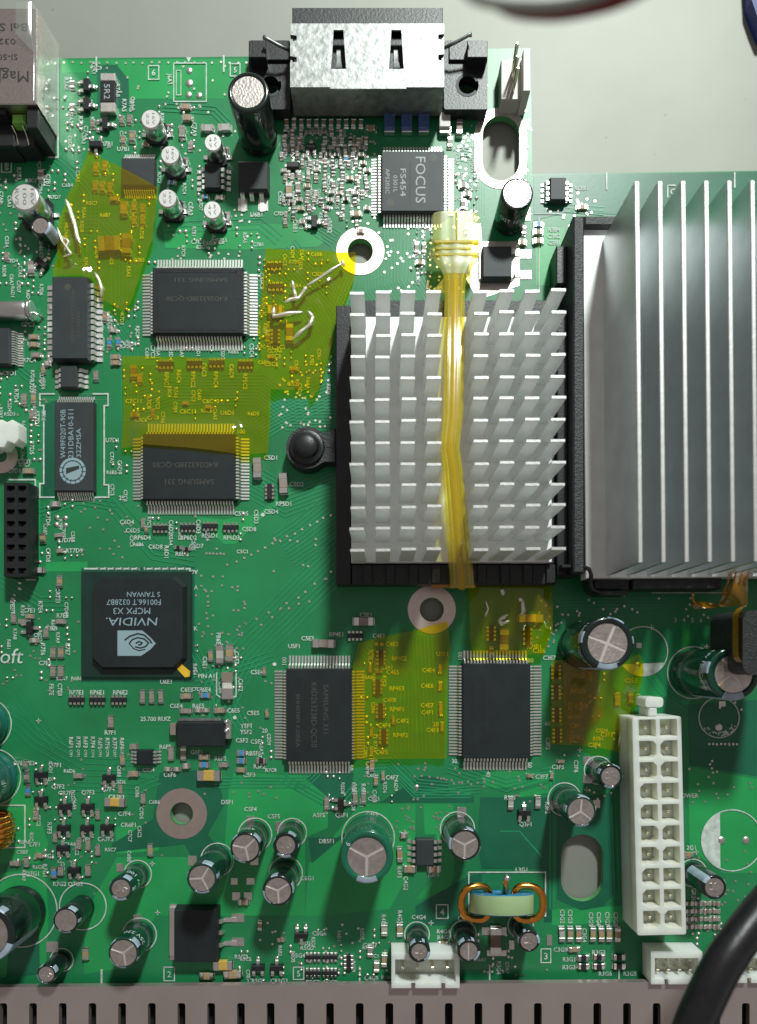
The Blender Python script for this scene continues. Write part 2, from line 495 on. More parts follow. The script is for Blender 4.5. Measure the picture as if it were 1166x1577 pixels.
for poly in [
    [(246, 1190), (305, 1186), (338, 1205), (345, 1240), (320, 1285), (345, 1320), (300, 1330), (285, 1300), (240, 1305), (178, 1312), (172, 1300), (235, 1262)],
    [(740, 1228), (850, 1228), (850, 1300), (835, 1338), (742, 1338), (735, 1300)],
    [(858, 1235), (944, 1220), (950, 1370), (930, 1396), (895, 1402), (858, 1385)],
    [(585, 1236), (650, 1195), (690, 1200), (690, 1225), (730, 1226), (730, 1236)],
    [(500, 1180), (545, 1190), (540, 1232), (505, 1228), (470, 1198)],
    [(520, 1290), (560, 1262), (480, 1330), (475, 1290)],
    [(640, 1395), (720, 1350), (742, 1345), (742, 1425), (640, 1425)],
    [(835, 1300), (850, 1290), (850, 1420), (838, 1420)],
    [(822, 270), (1166, 265), (1166, 330), (940, 330), (880, 325), (822, 340)],
    [(1060, 1085), (1166, 1078), (1166, 1195), (1062, 1178)],
    [(150, 100), (180, 100), (198, 122), (198, 165), (150, 165)],
    [(125, 875), (300, 872), (300, 1050), (125, 1050)],
    [(100, 610), (145, 610), (145, 765), (66, 765), (66, 625)],
    [(15, 1440), (60, 1425), (62, 1500), (10, 1505)],
]:
    bare_polys.append(poly)

# trace bundles: start, end, number, pitch
_bz = [0.45]
def bundle(pts, n, pitch, w=2.0, z=0.55):
    _bz[0] += 0.006; z = _bz[0]
    """n parallel lines offset sideways from the polyline"""
    for i in range(n):
        off = (i - (n - 1) / 2) * pitch
        P = []
        for k, p in enumerate(pts):
            nn = []
            for u, v in ((k - 1, k), (k, k + 1)):
                if u < 0 or v >= len(pts): continue
                d = math.hypot(pts[v][0] - pts[u][0], pts[v][1] - pts[u][1]) or 1
                nn.append((-(pts[v][1] - pts[u][1]) / d, (pts[v][0] - pts[u][0]) / d))
            mx, my = sum(q[0] for q in nn) / len(nn), sum(q[1] for q in nn) / len(nn)
            g = max(0.35, mx * mx + my * my)
            P.append((p[0] + mx / g * off, p[1] + my / g * off))
        run = []
        for a, b in zip(P, P[1:]):
            n2 = max(1, int(math.hypot(b[0] - a[0], b[1] - a[1]) / 5))
            for k in range(n2 + 1):
                q = (a[0] + (b[0] - a[0]) * k / n2, a[1] + (b[1] - a[1]) * k / n2)
                if open_at(*q):
                    if not run or math.hypot(q[0] - run[-1][0], q[1] - run[-1][1]) > 0.5: run.append(q)
                else:
                    if len(run) > 2: trace.ribbon(run, w, z)
                    run = []
        if len(run) > 2: trace.ribbon(run, w, z)
def open_at(x, y, m=3):
    if any(math.hypot(x - p[0], y - p[1]) < p[3] + m for p in RINGS): return False
    return not any(x0 - m < x < x1 + m and y0 - m < y < y1 + m for x0, y0, x1, y1 in ((742, 178, 801, 280), (864, 1285, 929, 1388)))
bundle([(330, 1090), (372, 1010), (520, 862), (560, 820)], 9, 7)
bundle([(440, 850), (470, 830), (520, 790)], 12, 6)
bundle([(380, 1130), (330, 1030)], 4, 7)
bundle([(425, 395), (520, 500), (540, 520)], 16, 5.2)
bundle([(398, 430), (470, 470), (515, 560)], 10, 5)
bundle([(480, 345), (520, 370), (540, 420), (515, 480)], 6, 5)
bundle([(200, 620), (260, 600), (400, 600), (450, 640), (520, 640)], 10, 5)
bundle([(395, 660), (430, 640), (520, 600)], 9, 5)
bundle([(385, 740), (440, 770), (520, 740)], 9, 6)
bundle([(160, 480), (200, 540), (200, 650)], 6, 5)
bundle([(100, 250), (140, 300), (140, 420)], 5, 6)
bundle([(95, 345), (150, 345), (190, 390), (190, 470)], 7, 6)
bundle([(250, 350), (400, 345), (430, 370)], 3, 8)
bundle([(590, 350), (590, 440), (620, 480)], 12, 5)
bundle([(645, 350), (640, 430), (665, 470)], 9, 5)
bundle([(710, 235), (735, 240), (735, 330), (720, 360)], 7, 4)
bundle([(733, 175), (733, 285)], 4, 4)
bundle([(808, 170), (808, 285)], 4, 4)
bundle([(728, 160), (733, 178)], 3, 5)
bundle([(560, 1175), (600, 1172), (640, 1210), (690, 1215), (740, 1210)], 5, 5)
bundle([(600, 1182), (640, 1222), (725, 1222)], 4, 4)
bundle([(330, 1205), (470, 1205), (500, 1175)], 4, 5)
bundle([(430, 1195), (520, 1245), (560, 1200)], 3, 6)
bundle([(570, 990), (620, 1050), (620, 1160)], 8, 6)
bundle([(650, 980), (660, 1160)], 6, 6)
bundle([(300, 1000), (330, 1060), (330, 1200)], 3, 7)
bundle([(0, 1090), (60, 1140), (130, 1180), (240, 1185)], 4, 9)
bundle([(20, 1060), (90, 1150)], 3, 9)
bundle([(110, 1210), (210, 1215), (245, 1200)], 3, 7)
bundle([(850, 1180), (850, 1400)], 2, 6)
bundle([(950, 1385), (945, 1240)], 2, 6)
bundle([(770, 1280), (800, 1280), (835, 1320)], 1, 5)
bundle([(985, 1010), (1020, 1060), (1060, 1085)], 4, 6)
bundle([(830, 930), (1130, 928)], 4, 5)
bundle([(60, 790), (120, 770), (180, 780)], 3, 6)
bundle([(170, 770), (240, 850), (300, 860)], 4, 8)
bundle([(300, 1050), (420, 1010)], 3, 7)
bundle([(60, 220), (130, 280)], 3, 6)
bundle([(250, 165), (330, 170), (350, 190)], 3, 6)
bundle([(690, 1180), (780, 1210), (850, 1190)], 4, 6)
bundle([(20, 560), (70, 600)], 3, 6)
bundle([(0, 890), (60, 930), (100, 930)], 4, 7)
bundle([(870, 320), (930, 325)], 3, 6)

def via_dot(x, y, r=1.9):
    if not open_at(x, y, 2): return
    via.annulus(x, y, r * 0.45, r, 0.9, 8)
    via.disc(x, y, r * 0.45, 0.7, 6)
def vias(n, x0, y0, x1, y1, r=1.9):
    for _ in range(n): via_dot(random.uniform(x0, x1), random.uniform(y0, y1), r)
def vline(x0, y0, x1, y1, n, j=2.0):
    for k in range(n):
        q = k / max(1, n - 1)
        via_dot(x0 + (x1 - x0) * q + random.uniform(-j, j), y0 + (y1 - y0) * q + random.uniform(-j, j))
vline(365, 866, 510, 793, 14, 1.2); vline(405, 962, 512, 880, 9, 4); vline(395, 950, 480, 925, 6, 4)
vline(300, 795, 350, 870, 4); vline(318, 852, 345, 853, 6, 0.5)
vline(100, 97, 380, 97, 22, 1); vline(640, 1195, 720, 1205, 8); vline(700, 1207, 760, 1205, 6)
for a in [(300, 885, 380, 1000, 46), (430, 560, 510, 660, 50), (120, 770, 220, 860, 26), (440, 200, 580, 345, 120), (640, 350, 740, 450, 60),
          (700, 90, 815, 175, 40), (705, 180, 738, 340, 60), (803, 180, 818, 330, 26), (250, 320, 400, 400, 30), (100, 100, 380, 240, 60),
          (0, 240, 90, 420, 40), (160, 470, 215, 545, 30), (830, 280, 925, 350, 22), (830, 900, 1110, 960, 40), (860, 1150, 950, 1240, 16),
          (610, 1240, 650, 1280, 14), (660, 1240, 695, 1280, 14), (700, 1170, 850, 1240, 20), (560, 1170, 690, 1235, 22), (1060, 1080, 1160, 1240, 24),
          (0, 920, 130, 1080, 30), (300, 1040, 430, 1230, 34), (90, 1160, 250, 1330, 28), (820, 960, 860, 1010, 16), (0, 520, 75, 720, 24),
          (420, 820, 515, 920, 10), (570, 345, 680, 450, 50), (1060, 1310, 1160, 1470, 40), (400, 1420, 600, 1510, 40), (740, 1425, 850, 1505, 20)]:
    vias(a[4], *a[:4])
vline(1092, 1146, 1135, 1146, 8, 0.4)

# big tinned fields and rings
for x, y, r, R_ in RINGS:
    q = MB(x, y, 0); q.annulus(x, y, r + 0.6, R_, 0.8, 48); q.build('mounting_ring', M['ring'], board)
q = MB(2, 703, 0); q.annulus(2, 703, 9, 26, 0.8, 30); q.build('mounting_ring', M['ring'], board)
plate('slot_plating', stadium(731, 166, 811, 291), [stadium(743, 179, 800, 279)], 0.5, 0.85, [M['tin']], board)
for x, y, r, R_ in RINGS[1:2]:
    for k in range(9):
        a = 0.4 + k * 0.7; via.disc(x + 31 * math.cos(a), y + 31 * math.sin(a), 1.4, 0.95, 6)
pads.flat([(716, 342), (740, 345), (742, 372), (800, 372), (800, 440), (742, 460), (730, 452), (718, 430), (725, 400), (716, 380)], 0.8)
for a in [(800, 385, 818, 398), (800, 417, 818, 430), (367, 306, 381, 325), (398, 306, 413, 325), (778, 318, 816, 340),
          (357, 1407, 376, 1420), (357, 1444, 376, 1457), (898, 1165, 914, 1178), (898, 1192, 912, 1206), (846, 1231, 862, 1246),
          (913, 1232, 924, 1244), (704, 1243, 718, 1256), (380, 1257, 392, 1268), (424, 1265, 438, 1280), (290, 1318, 303, 1333),
          (180, 1330, 190, 1342), (206, 1408, 218, 1420), (72, 1450, 90, 1466), (742, 1428, 780, 1440), (842, 1440, 850, 1456),
          (1050, 1312, 1064, 1322), (750, 1463, 780, 1472), (784, 1448, 792, 1462), (1107, 1080, 1117, 1088), (980, 990, 988, 998),
          (386, 1320, 398, 1332), (356, 1352, 366, 1362), (380, 1352, 392, 1362), (358, 1374, 370, 1386), (376, 1374, 388, 1386),
          (262, 1392, 272, 1478)]:
    pads.box(*a, 0.1, 1.0)
for x, y, r in [(1111, 1294, 6), (1149, 1294, 6), (1107, 1120, 6), (292, 109, 5), (292, 128, 6), (291, 146, 5), (307, 147, 5), (982, 1024, 5),
                (88, 797, 4), (101, 798, 4), (87, 808, 4), (101, 809, 4), (642, 1212, 4)]:
    pads.lathe([(r, 0.1), (r * 0.95, 1.0), (r * 0.6, 2.0), (0, 2.4)], x, y, 14)

# silkscreen outlines
def sring(x, y, r, w=1.7): silk.annulus(x, y, r - w / 2, r + w / 2, 1.15, 40)
def sline(pts, w=1.6): silk.ribbon(pts, w, 1.2)
def sbox(x0, y0, x1, y1, w=1.6): sline([(x0, y0), (x1, y0), (x1, y1), (x0, y1), (x0, y0), (x0 + .5, y0)], w)
def sfill(poly): silk.flat(poly, 1.1)
def ref(txt, x, y, rot=0, size=6.6, width=None): text(silk, txt, x, y, size, 1.2, rot, width, bold=0.012)

sring(1127, 1294, 47); sring(990, 1003, 38); sring(1107, 1105, 31)
sfill([(1127 + 46 * math.cos(math.radians(a)), 1294 + 46 * math.sin(math.radians(a))) for a in range(113, 248, 7)])
sfill([(990 + 37 * math.cos(math.radians(a)), 1003 + 37 * math.sin(math.radians(a))) for a in range(28, 153, 7)])
for k in range(40):
    a = math.radians(random.uniform(25, 155)); r = random.uniform(22, 30)
    silk.disc(1107 + r * math.cos(a), 1105 + r * math.sin(a), 1.3, 1.15, 6)
sbox(268, 98, 318, 157); sbox(272, 109, 279, 147, 1.2); sfill([(287, 89), (295, 89), (291, 97)])
sbox(229, 102, 245, 123); ref('6', 237, 112.5, 0, 9); sbox(355, 99, 370, 118); ref('5', 362.5, 108.5, 0, 8)
sline([(149, 88), (149, 112)], 2.5); sline([(345, 86), (345, 112)], 2.5); sline([(934, 266), (934, 293)], 2.5); sline([(1131, 266), (1131, 290)], 2.5)
sline([(90, 90), (90, 243), (75, 243)], 2.6)
sbox(62, 607, 168, 616, 0.1)
sline([(85, 607), (62, 607), (62, 625), (68, 625), (68, 745), (62, 745), (62, 766), (85, 766)], 2.2)
sline([(143, 607), (167, 607), (167, 625), (161, 625), (161, 747), (168, 747), (168, 766), (144, 766)], 2.2)
sline([(14, 739), (55, 739), (55, 893), (40, 893)], 2.2)
sline([(130, 876), (215, 876)], 2.4); sline([(222, 876), (293, 876), (293, 900)], 2.4)
for a, b in ((906, 935), (942, 985), (992, 1030)): sline([(294, a), (294, b)], 2.4)
for x in range(150, 290, 12): sline([(x, 874 + (x % 3)), (x + 6, 878)], 1.4)
sbox(722, 1343, 840, 1410, 2); sline([(0, 1240), (39, 1240), (39, 1305), (0, 1305)], 2)
sbox(672, 1393, 690, 1414); ref('4', 681, 1404, 0, 10); sbox(833, 1461, 848, 1482); ref('3', 840.5, 1472, 0, 10)
sbox(253, 1489, 269, 1510); ref('2', 261, 1500, 0, 9); sbox(452, 1489, 468, 1508); ref('5', 460, 1499, 0, 9)
sbox(3, 248, 18, 266); ref('7', 10.5, 257, 0, 8)
sline([(157, 1492), (157, 1522)], 3); sline([(953, 1492), (953, 1514)], 2.5); sline([(754, 1485), (754, 1512)], 2.5); sline([(554, 1488), (554, 1512)], 2.5)
sline([(334, 1035), (334, 1070), (342, 1075)], 1.6); sline([(364, 1035), (364, 1072), (356, 1076)], 1.6)
sline([(1028, 285), (1028, 305)], 2); sline([(1028, 286), (1040, 286)], 2); ref('C', 1036, 296, 0, 9)
sline([(830, 335), (830, 450)], 1.6); sline([(822, 330), (870, 330)], 1.2)
for x, y in [(443, 1000), (405, 793), (362, 1105)]: silk.disc(x - 20 if x == 443 else x, y + 23 if x == 443 else y, 3, 1.2, 10)
sline([(1003, 913), (1140, 913)], 1.6)
text(silk, 'Microsoft', -26, 1010, 23, 1.2, 0, 122, slant=0.15)
for tx, x, y, r in [
    ('C5D1', 417, 705, 0), ('C5D2', 457, 746, 0), ('RP5D1', 437, 776, 0), ('C5D4', 418, 788, 0), ('C5D3', 395, 796, 90), ('C5D5', 372, 791, 0), ('C5D8', 384, 815, 0),
    ('RP6D4', 220, 828, 0), ('RP6D2', 291, 828, 0), ('RP6D1', 323, 825, 0), ('RP6D3', 357, 828, 0), ('C6D4', 196, 804, 0), ('C6D5', 205, 817, 0), ('C6D8', 240, 842, 0),
    ('C6D7', 303, 841, 0), ('R6D2', 281, 853, 0), ('R6D1', 257, 850, 90), ('C6D2', 264, 812, 90), ('C6D3', 306, 811, 90),
    ('C5E1', 563, 947, 0), ('C5E2', 474, 983, 0), ('RP4E1', 518, 977, 0), ('C4E1', 583, 979, 0), ('C4E2', 604, 992, 0), ('U5F1', 453, 995, 0), ('001', 438, 1018, 90),
    ('RP4E2', 615, 1014, 0), ('C4E3', 571, 1012, 90), ('C4E5', 605, 1035, 0), ('RP4E3', 611, 1060, 0), ('C4E8', 600, 1078, 0), ('RP4F1', 611, 1092, 0),
    ('C4F2', 620, 1110, 0), ('C4F4', 592, 1117, 0), ('RP4F2', 617, 1132, 0), ('C4F5', 588, 1158, 0), ('C4E4', 660, 1032, 0), ('C4E6', 658, 1056, 0), ('C4E7', 658, 1086, 0),
    ('C4F1', 658, 1097, 0), ('20', 671, 1115, 0), ('C4F3', 666, 1124, 0), ('U3E1', 681, 1007, 0), ('001', 709, 1010, 90), ('30', 700, 1172, 0), ('50', 541, 1182, 90),
    ('C5E4', 396, 1035, 0), ('C5E5', 390, 1098, 0), ('C5F2', 373, 1140, 0), ('C5F1', 395, 1142, 0), ('20', 408, 1125, 0), ('RB5F1', 390, 1160, 0), ('R5F2', 400, 1180, 0), ('C5F3', 384, 1193, 0),
    ('Y5F1', 379, 1118, 0), ('Y5F2', 379, 1127, 0), ('G6F1', 303, 1158, 0), ('R6F2', 340, 1168, 0), ('C6E4', 272, 1087, 0), ('R6E5', 306, 1087, 0), ('C6E5', 360, 1094, 0),
    ('C6E3', 288, 1062, 0), ('R6E4', 316, 1062, 0), ('C6E2', 371, 1055, 90), ('C6E1', 316, 1020, 90), ('FB6E1', 337, 985, 90), ('C6E3', 365, 1013, 90), ('PIN A1', 318, 1041, 0),
    ('A', 302, 1032, 0), ('K', 302, 968, 0), ('V', 302, 905, 180), ('A0', 300, 881, 180), ('U6E1', 256, 1050, 0), ('25.700 RUIZ', 240, 1107, 0),
    ('C4F6', 567, 1182, 90), ('C4F7', 604, 1197, 0), ('R5F6', 546, 1216, 90), ('R4F7', 560, 1216, 90), ('C4F8', 577, 1226, 90), ('Q5F1', 526, 1255, 0), ('A5F5', 491, 1255, 0), ('C4F9', 573, 1254, 0),
    ('DB5F1', 503, 1295, 0), ('D5F1', 350, 1235, 0), ('C5F4', 386, 1246, 0), ('C5F5', 422, 1257, 0), ('R3F1', 785, 1228, 0), ('Q3F1', 809, 1269, 0), ('R3F2', 843, 1244, 90), ('C3F7', 834, 1196, 0),
    ('C3F5', 859, 1181, 0), ('C3F6', 887, 1180, 90), ('C3F2', 844, 1145, 90), ('60', 843, 1114, 0), ('50', 816, 1178, 90), ('40', 752, 1192, 90), ('C3E6', 830, 1002, 0), ('C3E7', 846, 1013, 0), ('80', 817, 1017, 0),
    ('RP3E1', 822, 996, 0), ('C2E3', 971, 1048, 0), ('C2E6', 952, 1075, 90), ('C2E7', 983, 1078, 90), ('C3E8', 895, 1087, 0), ('RP3E3', 890, 1064, 0), ('RP3F1', 886, 1104, 0), ('C3F1', 886, 1117, 0), ('C3F3', 934, 1131, 0),
    ('RP3F2', 888, 1136, 0), ('C3F4', 915, 1147, 0), ('OWER', 1062, 1225, 0), ('2G1', 1064, 1305, 0), ('L3G1', 803, 1339, 0), ('FRONT PANEL', 1035, 1456, 0), ('C3G9', 863, 1462, 0),
    ('R3G1', 876, 1477, 0), ('R3G3', 876, 1489, 0), ('R3G2', 922, 1466, 0), ('R3G6', 932, 1499, 0), ('R3G5', 970, 1499, 0), ('C3G2', 866, 1411, 90), ('C3G3', 878, 1411, 90),
    ('C3G5', 910, 1415, 90), ('C3G6', 922, 1415, 90), ('C3G7', 935, 1415, 90), ('C3G8', 948, 1415, 90), ('C3G4', 900, 1440, 90), ('C4G4', 645, 1412, 0), ('C4G1', 715, 1414, 0), ('R4G4', 683, 1434, 0), ('R4G1', 683, 1443, 0),
    ('R4G3', 591, 1418, 90), ('R4G2', 616, 1412, 90), ('C5G6', 492, 1437, 0), ('R5G3', 473, 1459, 0), ('R5G4', 460, 1471, 0), ('R5G2', 372, 1473, 0), ('C5G2', 342, 1516, 0), ('CR5G2', 395, 1510, 0), ('CR5G3', 430, 1510, 0),
    ('R5G7', 482, 1512, 0), ('R5G8', 509, 1512, 0), ('C4G7', 570, 1455, 0), ('C4G9', 572, 1506, 0), ('R3G4', 768, 1490, 90), ('C6G1', 473, 1352, 0), ('R4F3', 615, 1343, 90), ('C4G2', 625, 1360, 90), ('R4F9', 668, 1347, 0),
    ('C7E1', 30, 1175, 0), ('R7E3', 45, 1175, 0), ('Q7F1', 85, 1178, 0), ('Q7F2', 90, 1211, 0), ('CR7F1', 102, 1221, 0), ('Q7F3', 136, 1220, 0), ('Q7F4', 167, 1215, 0), ('CR7F2', 180, 1227, 0), ('Q7F6', 130, 1293, 0),
    ('CR7F3', 163, 1292, 0), ('CR6F1', 198, 1270, 0), ('C7F4', 192, 1253, 0), ('R7F3', 77, 1275, 90), ('L7F1', 54, 1300, 0), ('CR7G1', 70, 1318, 0), ('Q7G1', 50, 1345, 0), ('R7G1', 70, 1340, 90), ('R7G2 Q7G3', 105, 1361, 0),
    ('U3B1', 895, 290, 0), ('R3B4', 853, 354, 0), ('C3B2', 853, 364, 0), ('C3B1', 853, 374, 0), ('C3B6', 717, 372, 0), ('U6B1', 395, 331, 0), ('C6B1', 455, 348, 90), ('C5B3', 432, 305, 90), ('R5B2', 508, 350, 90),
    ('R7A1', 145, 105, 90), ('R7A2', 103, 130, 90), ('R7A8', 182, 140, 90), ('R7A5', 192, 163, 90), ('R7A6', 203, 163, 90), ('J6A1', 262, 122, 90), ('R7A7', 125, 190, 90), ('C7A4', 133, 205, 90), ('C7A3', 110, 180, 90),
    ('C7A9', 300, 200, 90), ('C6A2', 294, 322, 90), ('C6A4', 205, 160, 90), ('R7B1', 165, 222, 0), ('C7B1', 75, 278, 90), ('R7B3', 30, 268, 90),
    ('U7B1', 190, 230, 0), ('C7C4', 305, 373, 0), ('C7C8', 335, 373, 0), ('R7C2', 170, 497, 90), ('C7D3', 158, 530, 90), ('CR7D4', 197, 530, 0), ('C7C2', 44, 500, 0), ('R7C4', 46, 555, 0), ('C8D1', 15, 575, 0),
    ('R7D1', 65, 585, 90), ('R7D3', 50, 595, 90), ('R7D4', 26, 610, 90), ('FT7D1', 58, 645, 90), ('R7D5', 50, 690, 90), ('RT7D2', 35, 711, 0), ('C7D1', 22, 725, 0), ('U7D1', 173, 678, 0), ('C6D9', 185, 720, 90), ('25', 188, 767, 0),
    ('R7D7', 100, 832, 0), ('RT7D9', 115, 848, 0), ('C7D8', 75, 855, 90), ('R7D6', 75, 800, 90), ('R7E1', 90, 920, 90), ('R7E2', 20, 930, 90), ('C7E1', 45, 940, 0), ('R7E4', 63, 935, 90), ('R7E8', 97, 948, 0), ('R7E9', 80, 968, 0),
    ('R7E6', 67, 1000, 90), ('R7E7', 105, 1000, 90), ('C7E5', 70, 1021, 0), ('FB7E', 80, 1062, 90), ('C7E8', 93, 1062, 90), ('RP7E1', 118, 1066, 0), ('RP6E1', 150, 1066, 0), ('RP6E2', 186, 1066, 0), ('R7F1', 170, 1128, 0), ('R6F5', 255, 1150, 0), ('C6F6', 262, 1193, 0),
    ('RP6C1', 257, 585, 90), ('R6C4', 276, 580, 90), ('RP6C2', 298, 585, 90), ('C6C3', 315, 570, 90), ('RP6C4', 333, 585, 90), ('C6C9', 357, 572, 90), ('RP5C2', 378, 588, 90), ('C6C10', 325, 618, 0), ('C6C13', 290, 634, 0), ('C7C11', 206, 618, 0), ('R7C8', 230, 620, 90),
    ('U6D1', 350, 636, 0), ('100', 372, 665, 0), ('C5C3', 422, 549, 0), ('C5C8', 418, 561, 0), ('C5C7', 430, 535, 0), ('C5C4', 388, 540, 90), ('C7C3', 236, 542, 90),
    ('3', 1040, 955, 0), ('4', 1053, 955, 0), ('5', 1066, 955, 0), ('6', 1079, 955, 0), ('C2E1', 1010, 905, 0), ('CR2G1', 1068, 1380, 90), ('C2G4', 1070, 1400, 90)]:
    ref(tx, x, y, r)
for k in range(8): ref(random.choice(('R7F', 'R6F')) + str(k + 1), 110 + 11.2 * k, 1143 + (2 if k > 3 else 0), 90, 6.4); ref('C7F' + str(k + 1), 110 + 11.2 * k, 1160, 90, 4)
for x, y in [(893, 1155), (903, 1216), (1072, 1312), (1003, 966), (1088, 996), (243, 1405), (60, 1110), (460, 1265), (664, 1421), (235, 1330)]:
    sline([(x - 4, y), (x + 4, y)], 1.4); sline([(x, y - 4), (x, y + 4)], 1.4)
_rs = random.Random(21)
def clutter(x0, y0, x1, y1, n, vert=0.7):
    '''reference lettering and little solder pads round the small parts'''
    done = []
    for _ in range(n * 6):
        if len(done) >= n: break
        x, y = _rs.uniform(x0, x1), _rs.uniform(y0, y1)
        if any(abs(x - a) < 9 and abs(y - b) < 11 for a, b in done) or not open_at(x, y, 5): continue
        done.append((x, y))
        if _rs.random() < 0.5:
            ref(_rs.choice('CRCR') + str(_rs.randint(5, 7)) + _rs.choice('ABCD') + str(_rs.randint(1, 9)), x, y, 90 if _rs.random() < vert else 0, 5.6)
        else:
            r = _rs.uniform(2.0, 3.2); d = (0, 4.6) if _rs.random() < vert else (4.6, 0)
            for sg in (-1, 1): pads.lathe([(r, 0.1), (r * .9, 1.4), (r * .5, 2.4), (0, 2.7)], x + d[0] * sg, y + d[1] * sg, 8)
for a in ((95, 105, 150, 235, 16), (180, 165, 300, 235, 16), (100, 245, 235, 420, 44), (0, 250, 92, 425, 30), (245, 250, 312, 335, 12), (270, 345, 400, 388, 18),
          (155, 465, 218, 545, 18), (0, 395, 72, 460, 14), (34, 500, 72, 720, 24), (0, 570, 34, 640, 8), (402, 385, 505, 450, 22), (402, 450, 440, 560, 16),
          (440, 545, 512, 600, 16), (190, 555, 250, 650, 16), (250, 600, 400, 645, 14), (395, 400, 410, 540, 12), (225, 536, 400, 548, 14), (430, 300, 545, 350, 14),
          (635, 345, 665, 440, 14), (700, 215, 735, 340, 18), (160, 680, 200, 770, 8), (55, 770, 115, 870, 12), (0, 900, 120, 1050, 26), (195, 795, 380, 850, 16), (300, 985, 380, 1100, 12),
          (20, 1170, 80, 1300, 14), (80, 1185, 240, 1325, 26), (30, 1310, 150, 1365, 14), (330, 1460, 470, 1510, 12), (455, 1430, 600, 1508, 26), (735, 1425, 800, 1500, 8), (1060, 1385, 1120, 1450, 12), (490, 1180, 610, 1250, 16), (400, 1130, 425, 1200, 6), (560, 990, 600, 1160, 18), (860, 1025, 950, 1145, 16)):
    clutter(*a)
def area(nm, poly, z, mk):
    inside = [hh for hh in holes if ptin(sum(p[0] for p in hh) / len(hh), sum(p[1] for p in hh) / len(hh), poly)]
    if inside: plate(nm, poly, inside, z - 0.09, z, [M[mk]], board)
    else:
        q = MB(poly[0][0], poly[0][1], 0); q.flat(poly, z); q.build(nm, M[mk], board)
for i, poly in enumerate(copper_polys):
    area('copper_area', poly, 0.10 + i * 0.008, 'pour')
for i, poly in enumerate(bare_polys):
    area('bare_area', poly, 0.30 + i * 0.008, 'dark')
trace.build('traces', M['trace'], board, stuff=True); via.build('via_holes', M['tin'], board, stuff=True)
pads.build('solder_pads', M['tin'], board, stuff=True)

# ------------------------------------------------------------------ chips
SIDEL = 17
def lead_geo(mb, x, y, dx, dy, w, zs=8.5, out=17):
    """gull-wing lead starting at the body edge, heading dx,dy"""
    px, py = -dy, dx
    prof = [(-1, zs), (5, zs), (8, 2.4), (out, 1.8)]
    th = 1.8
    L = []
    for d, z in prof:
        r = []
        for sgn in (-1, 1):
            r.append(mb.pt(x + dx * d + px * w / 2 * sgn, y + dy * d + py * w / 2 * sgn, z))
        for sgn in (1, -1):
            r.append(mb.pt(x + dx * d + px * w / 2 * sgn, y + dy * d + py * w / 2 * sgn, z - th))
        L.append(r)
    for a, b in zip(L, L[1:]):
        for i in range(4):
            j = (i + 1) % 4; mb.face([a[i], a[j], b[j], b[i]])
    mb.face(L[0][::-1]); mb.face(L[-1])

def chip(name, label, rect, counts, h=15, out=20, matb='epoxy', prints=(), dots=(), group=None, leadw=0.55, rim=False, span=0.97, zs=8.5):
    x0, y0 = B(rect[0], rect[1], h); x1, y1 = B(rect[2], rect[3], h)
    cx, cy = (x0 + x1) / 2, (y0 + y1) / 2
    o = thing(name, label, 'chip', cx, cy, 0, group)
    mb = MB(cx, cy); mb.box(x0 - 1.0, y0 - 1.0, x1 + 1.0, y1 + 1.0, 1.5, h * 0.52, top=0.0)
    mb.box(x0 - 1.0, y0 - 1.0, x1 + 1.0, y1 + 1.0, h * 0.52, h, top=1.0, bev=0.8)
    b = mb.build('body', M[matb], o)
    if rim:
        r = MB(cx, cy)
        w = 6
        P = rrect(x0 + w, y0 + w, x1 - w, y1 - w, 5); r.ribbon(P + P[:2], 3.2, h + 0.25); r.build('moulded_rim', M['black'], b)
    names = ('top', 'right', 'bottom', 'left')
    for side, n in enumerate(counts):
        if not n: continue
        mb = MB(cx, cy)
        for i in range(n):
            q = (i + 0.5) / n
            q = 0.5 + (q - 0.5) * span
            if side == 0: p = (x0 + (x1 - x0) * q, y0, 0, -1, (x1 - x0) * span / n)
            elif side == 2: p = (x0 + (x1 - x0) * q, y1, 0, 1, (x1 - x0) * span / n)
            elif side == 1: p = (x1, y0 + (y1 - y0) * q, 1, 0, (y1 - y0) * span / n)
            else: p = (x0, y0 + (y1 - y0) * q, -1, 0, (y1 - y0) * span / n)
            lead_geo(mb, p[0], p[1], p[2], p[3], p[4] * leadw, zs, out)
        mb.build('lead_row', M['lead'], o, stuff=True)
    pm = {}
    for tx, x, y, size, rot, width, mk in prints:
        q = pm.setdefault(mk, MB(cx, cy))
        a = B(x, y, h); text(q, tx, a[0], a[1], size, h + 0.15, rot, width)
    for x, y, r, mk in dots:
        q = pm.setdefault(mk, MB(cx, cy)); a = B(x, y, h); q.disc(a[0], a[1], r, h + 0.12, 20)
    for mk, q in pm.items(): q.build('printed_marking', M[mk], o)
    return o

chip('memory_chip', 'black flat chip with glossy raised rim, leads on four sides, above the yellow tape strip', (235, 412, 374, 513), (30, 20, 30, 20), rim=True,
     prints=[('K4D263238D-QC50', 303, 460, 7, 180, 92, 'faint'), ('SAMSUNG 331', 310, 431, 6, 180, 80, 'faint')])
chip('memory_chip', 'black flat chip with its upper leads under the yellow tape', (220, 668, 361, 769), (30, 20, 30, 20),
     prints=[('K4D263238D-QC50', 285, 716, 8, 180, 98, 'faint'), ('SAMSUNG 331', 292, 742, 8, 180, 74, 'faint')])
chip('memory_chip', 'upright black memory chip with rotated lettering and a moulded dot, right leads under tape', (441, 1030, 541, 1173), (20, 30, 20, 30),
     prints=[('SAMSUNG 331', 502, 1092, 7.5, 90, 74, 'faint'), ('K4D263238D-QC50', 484, 1101, 8.5, 90, 98, 'faint'), ('EHH038M KOREA', 459, 1110, 6, 90, 80, 'faint')], dots=[(460, 1050, 6, 'black')])
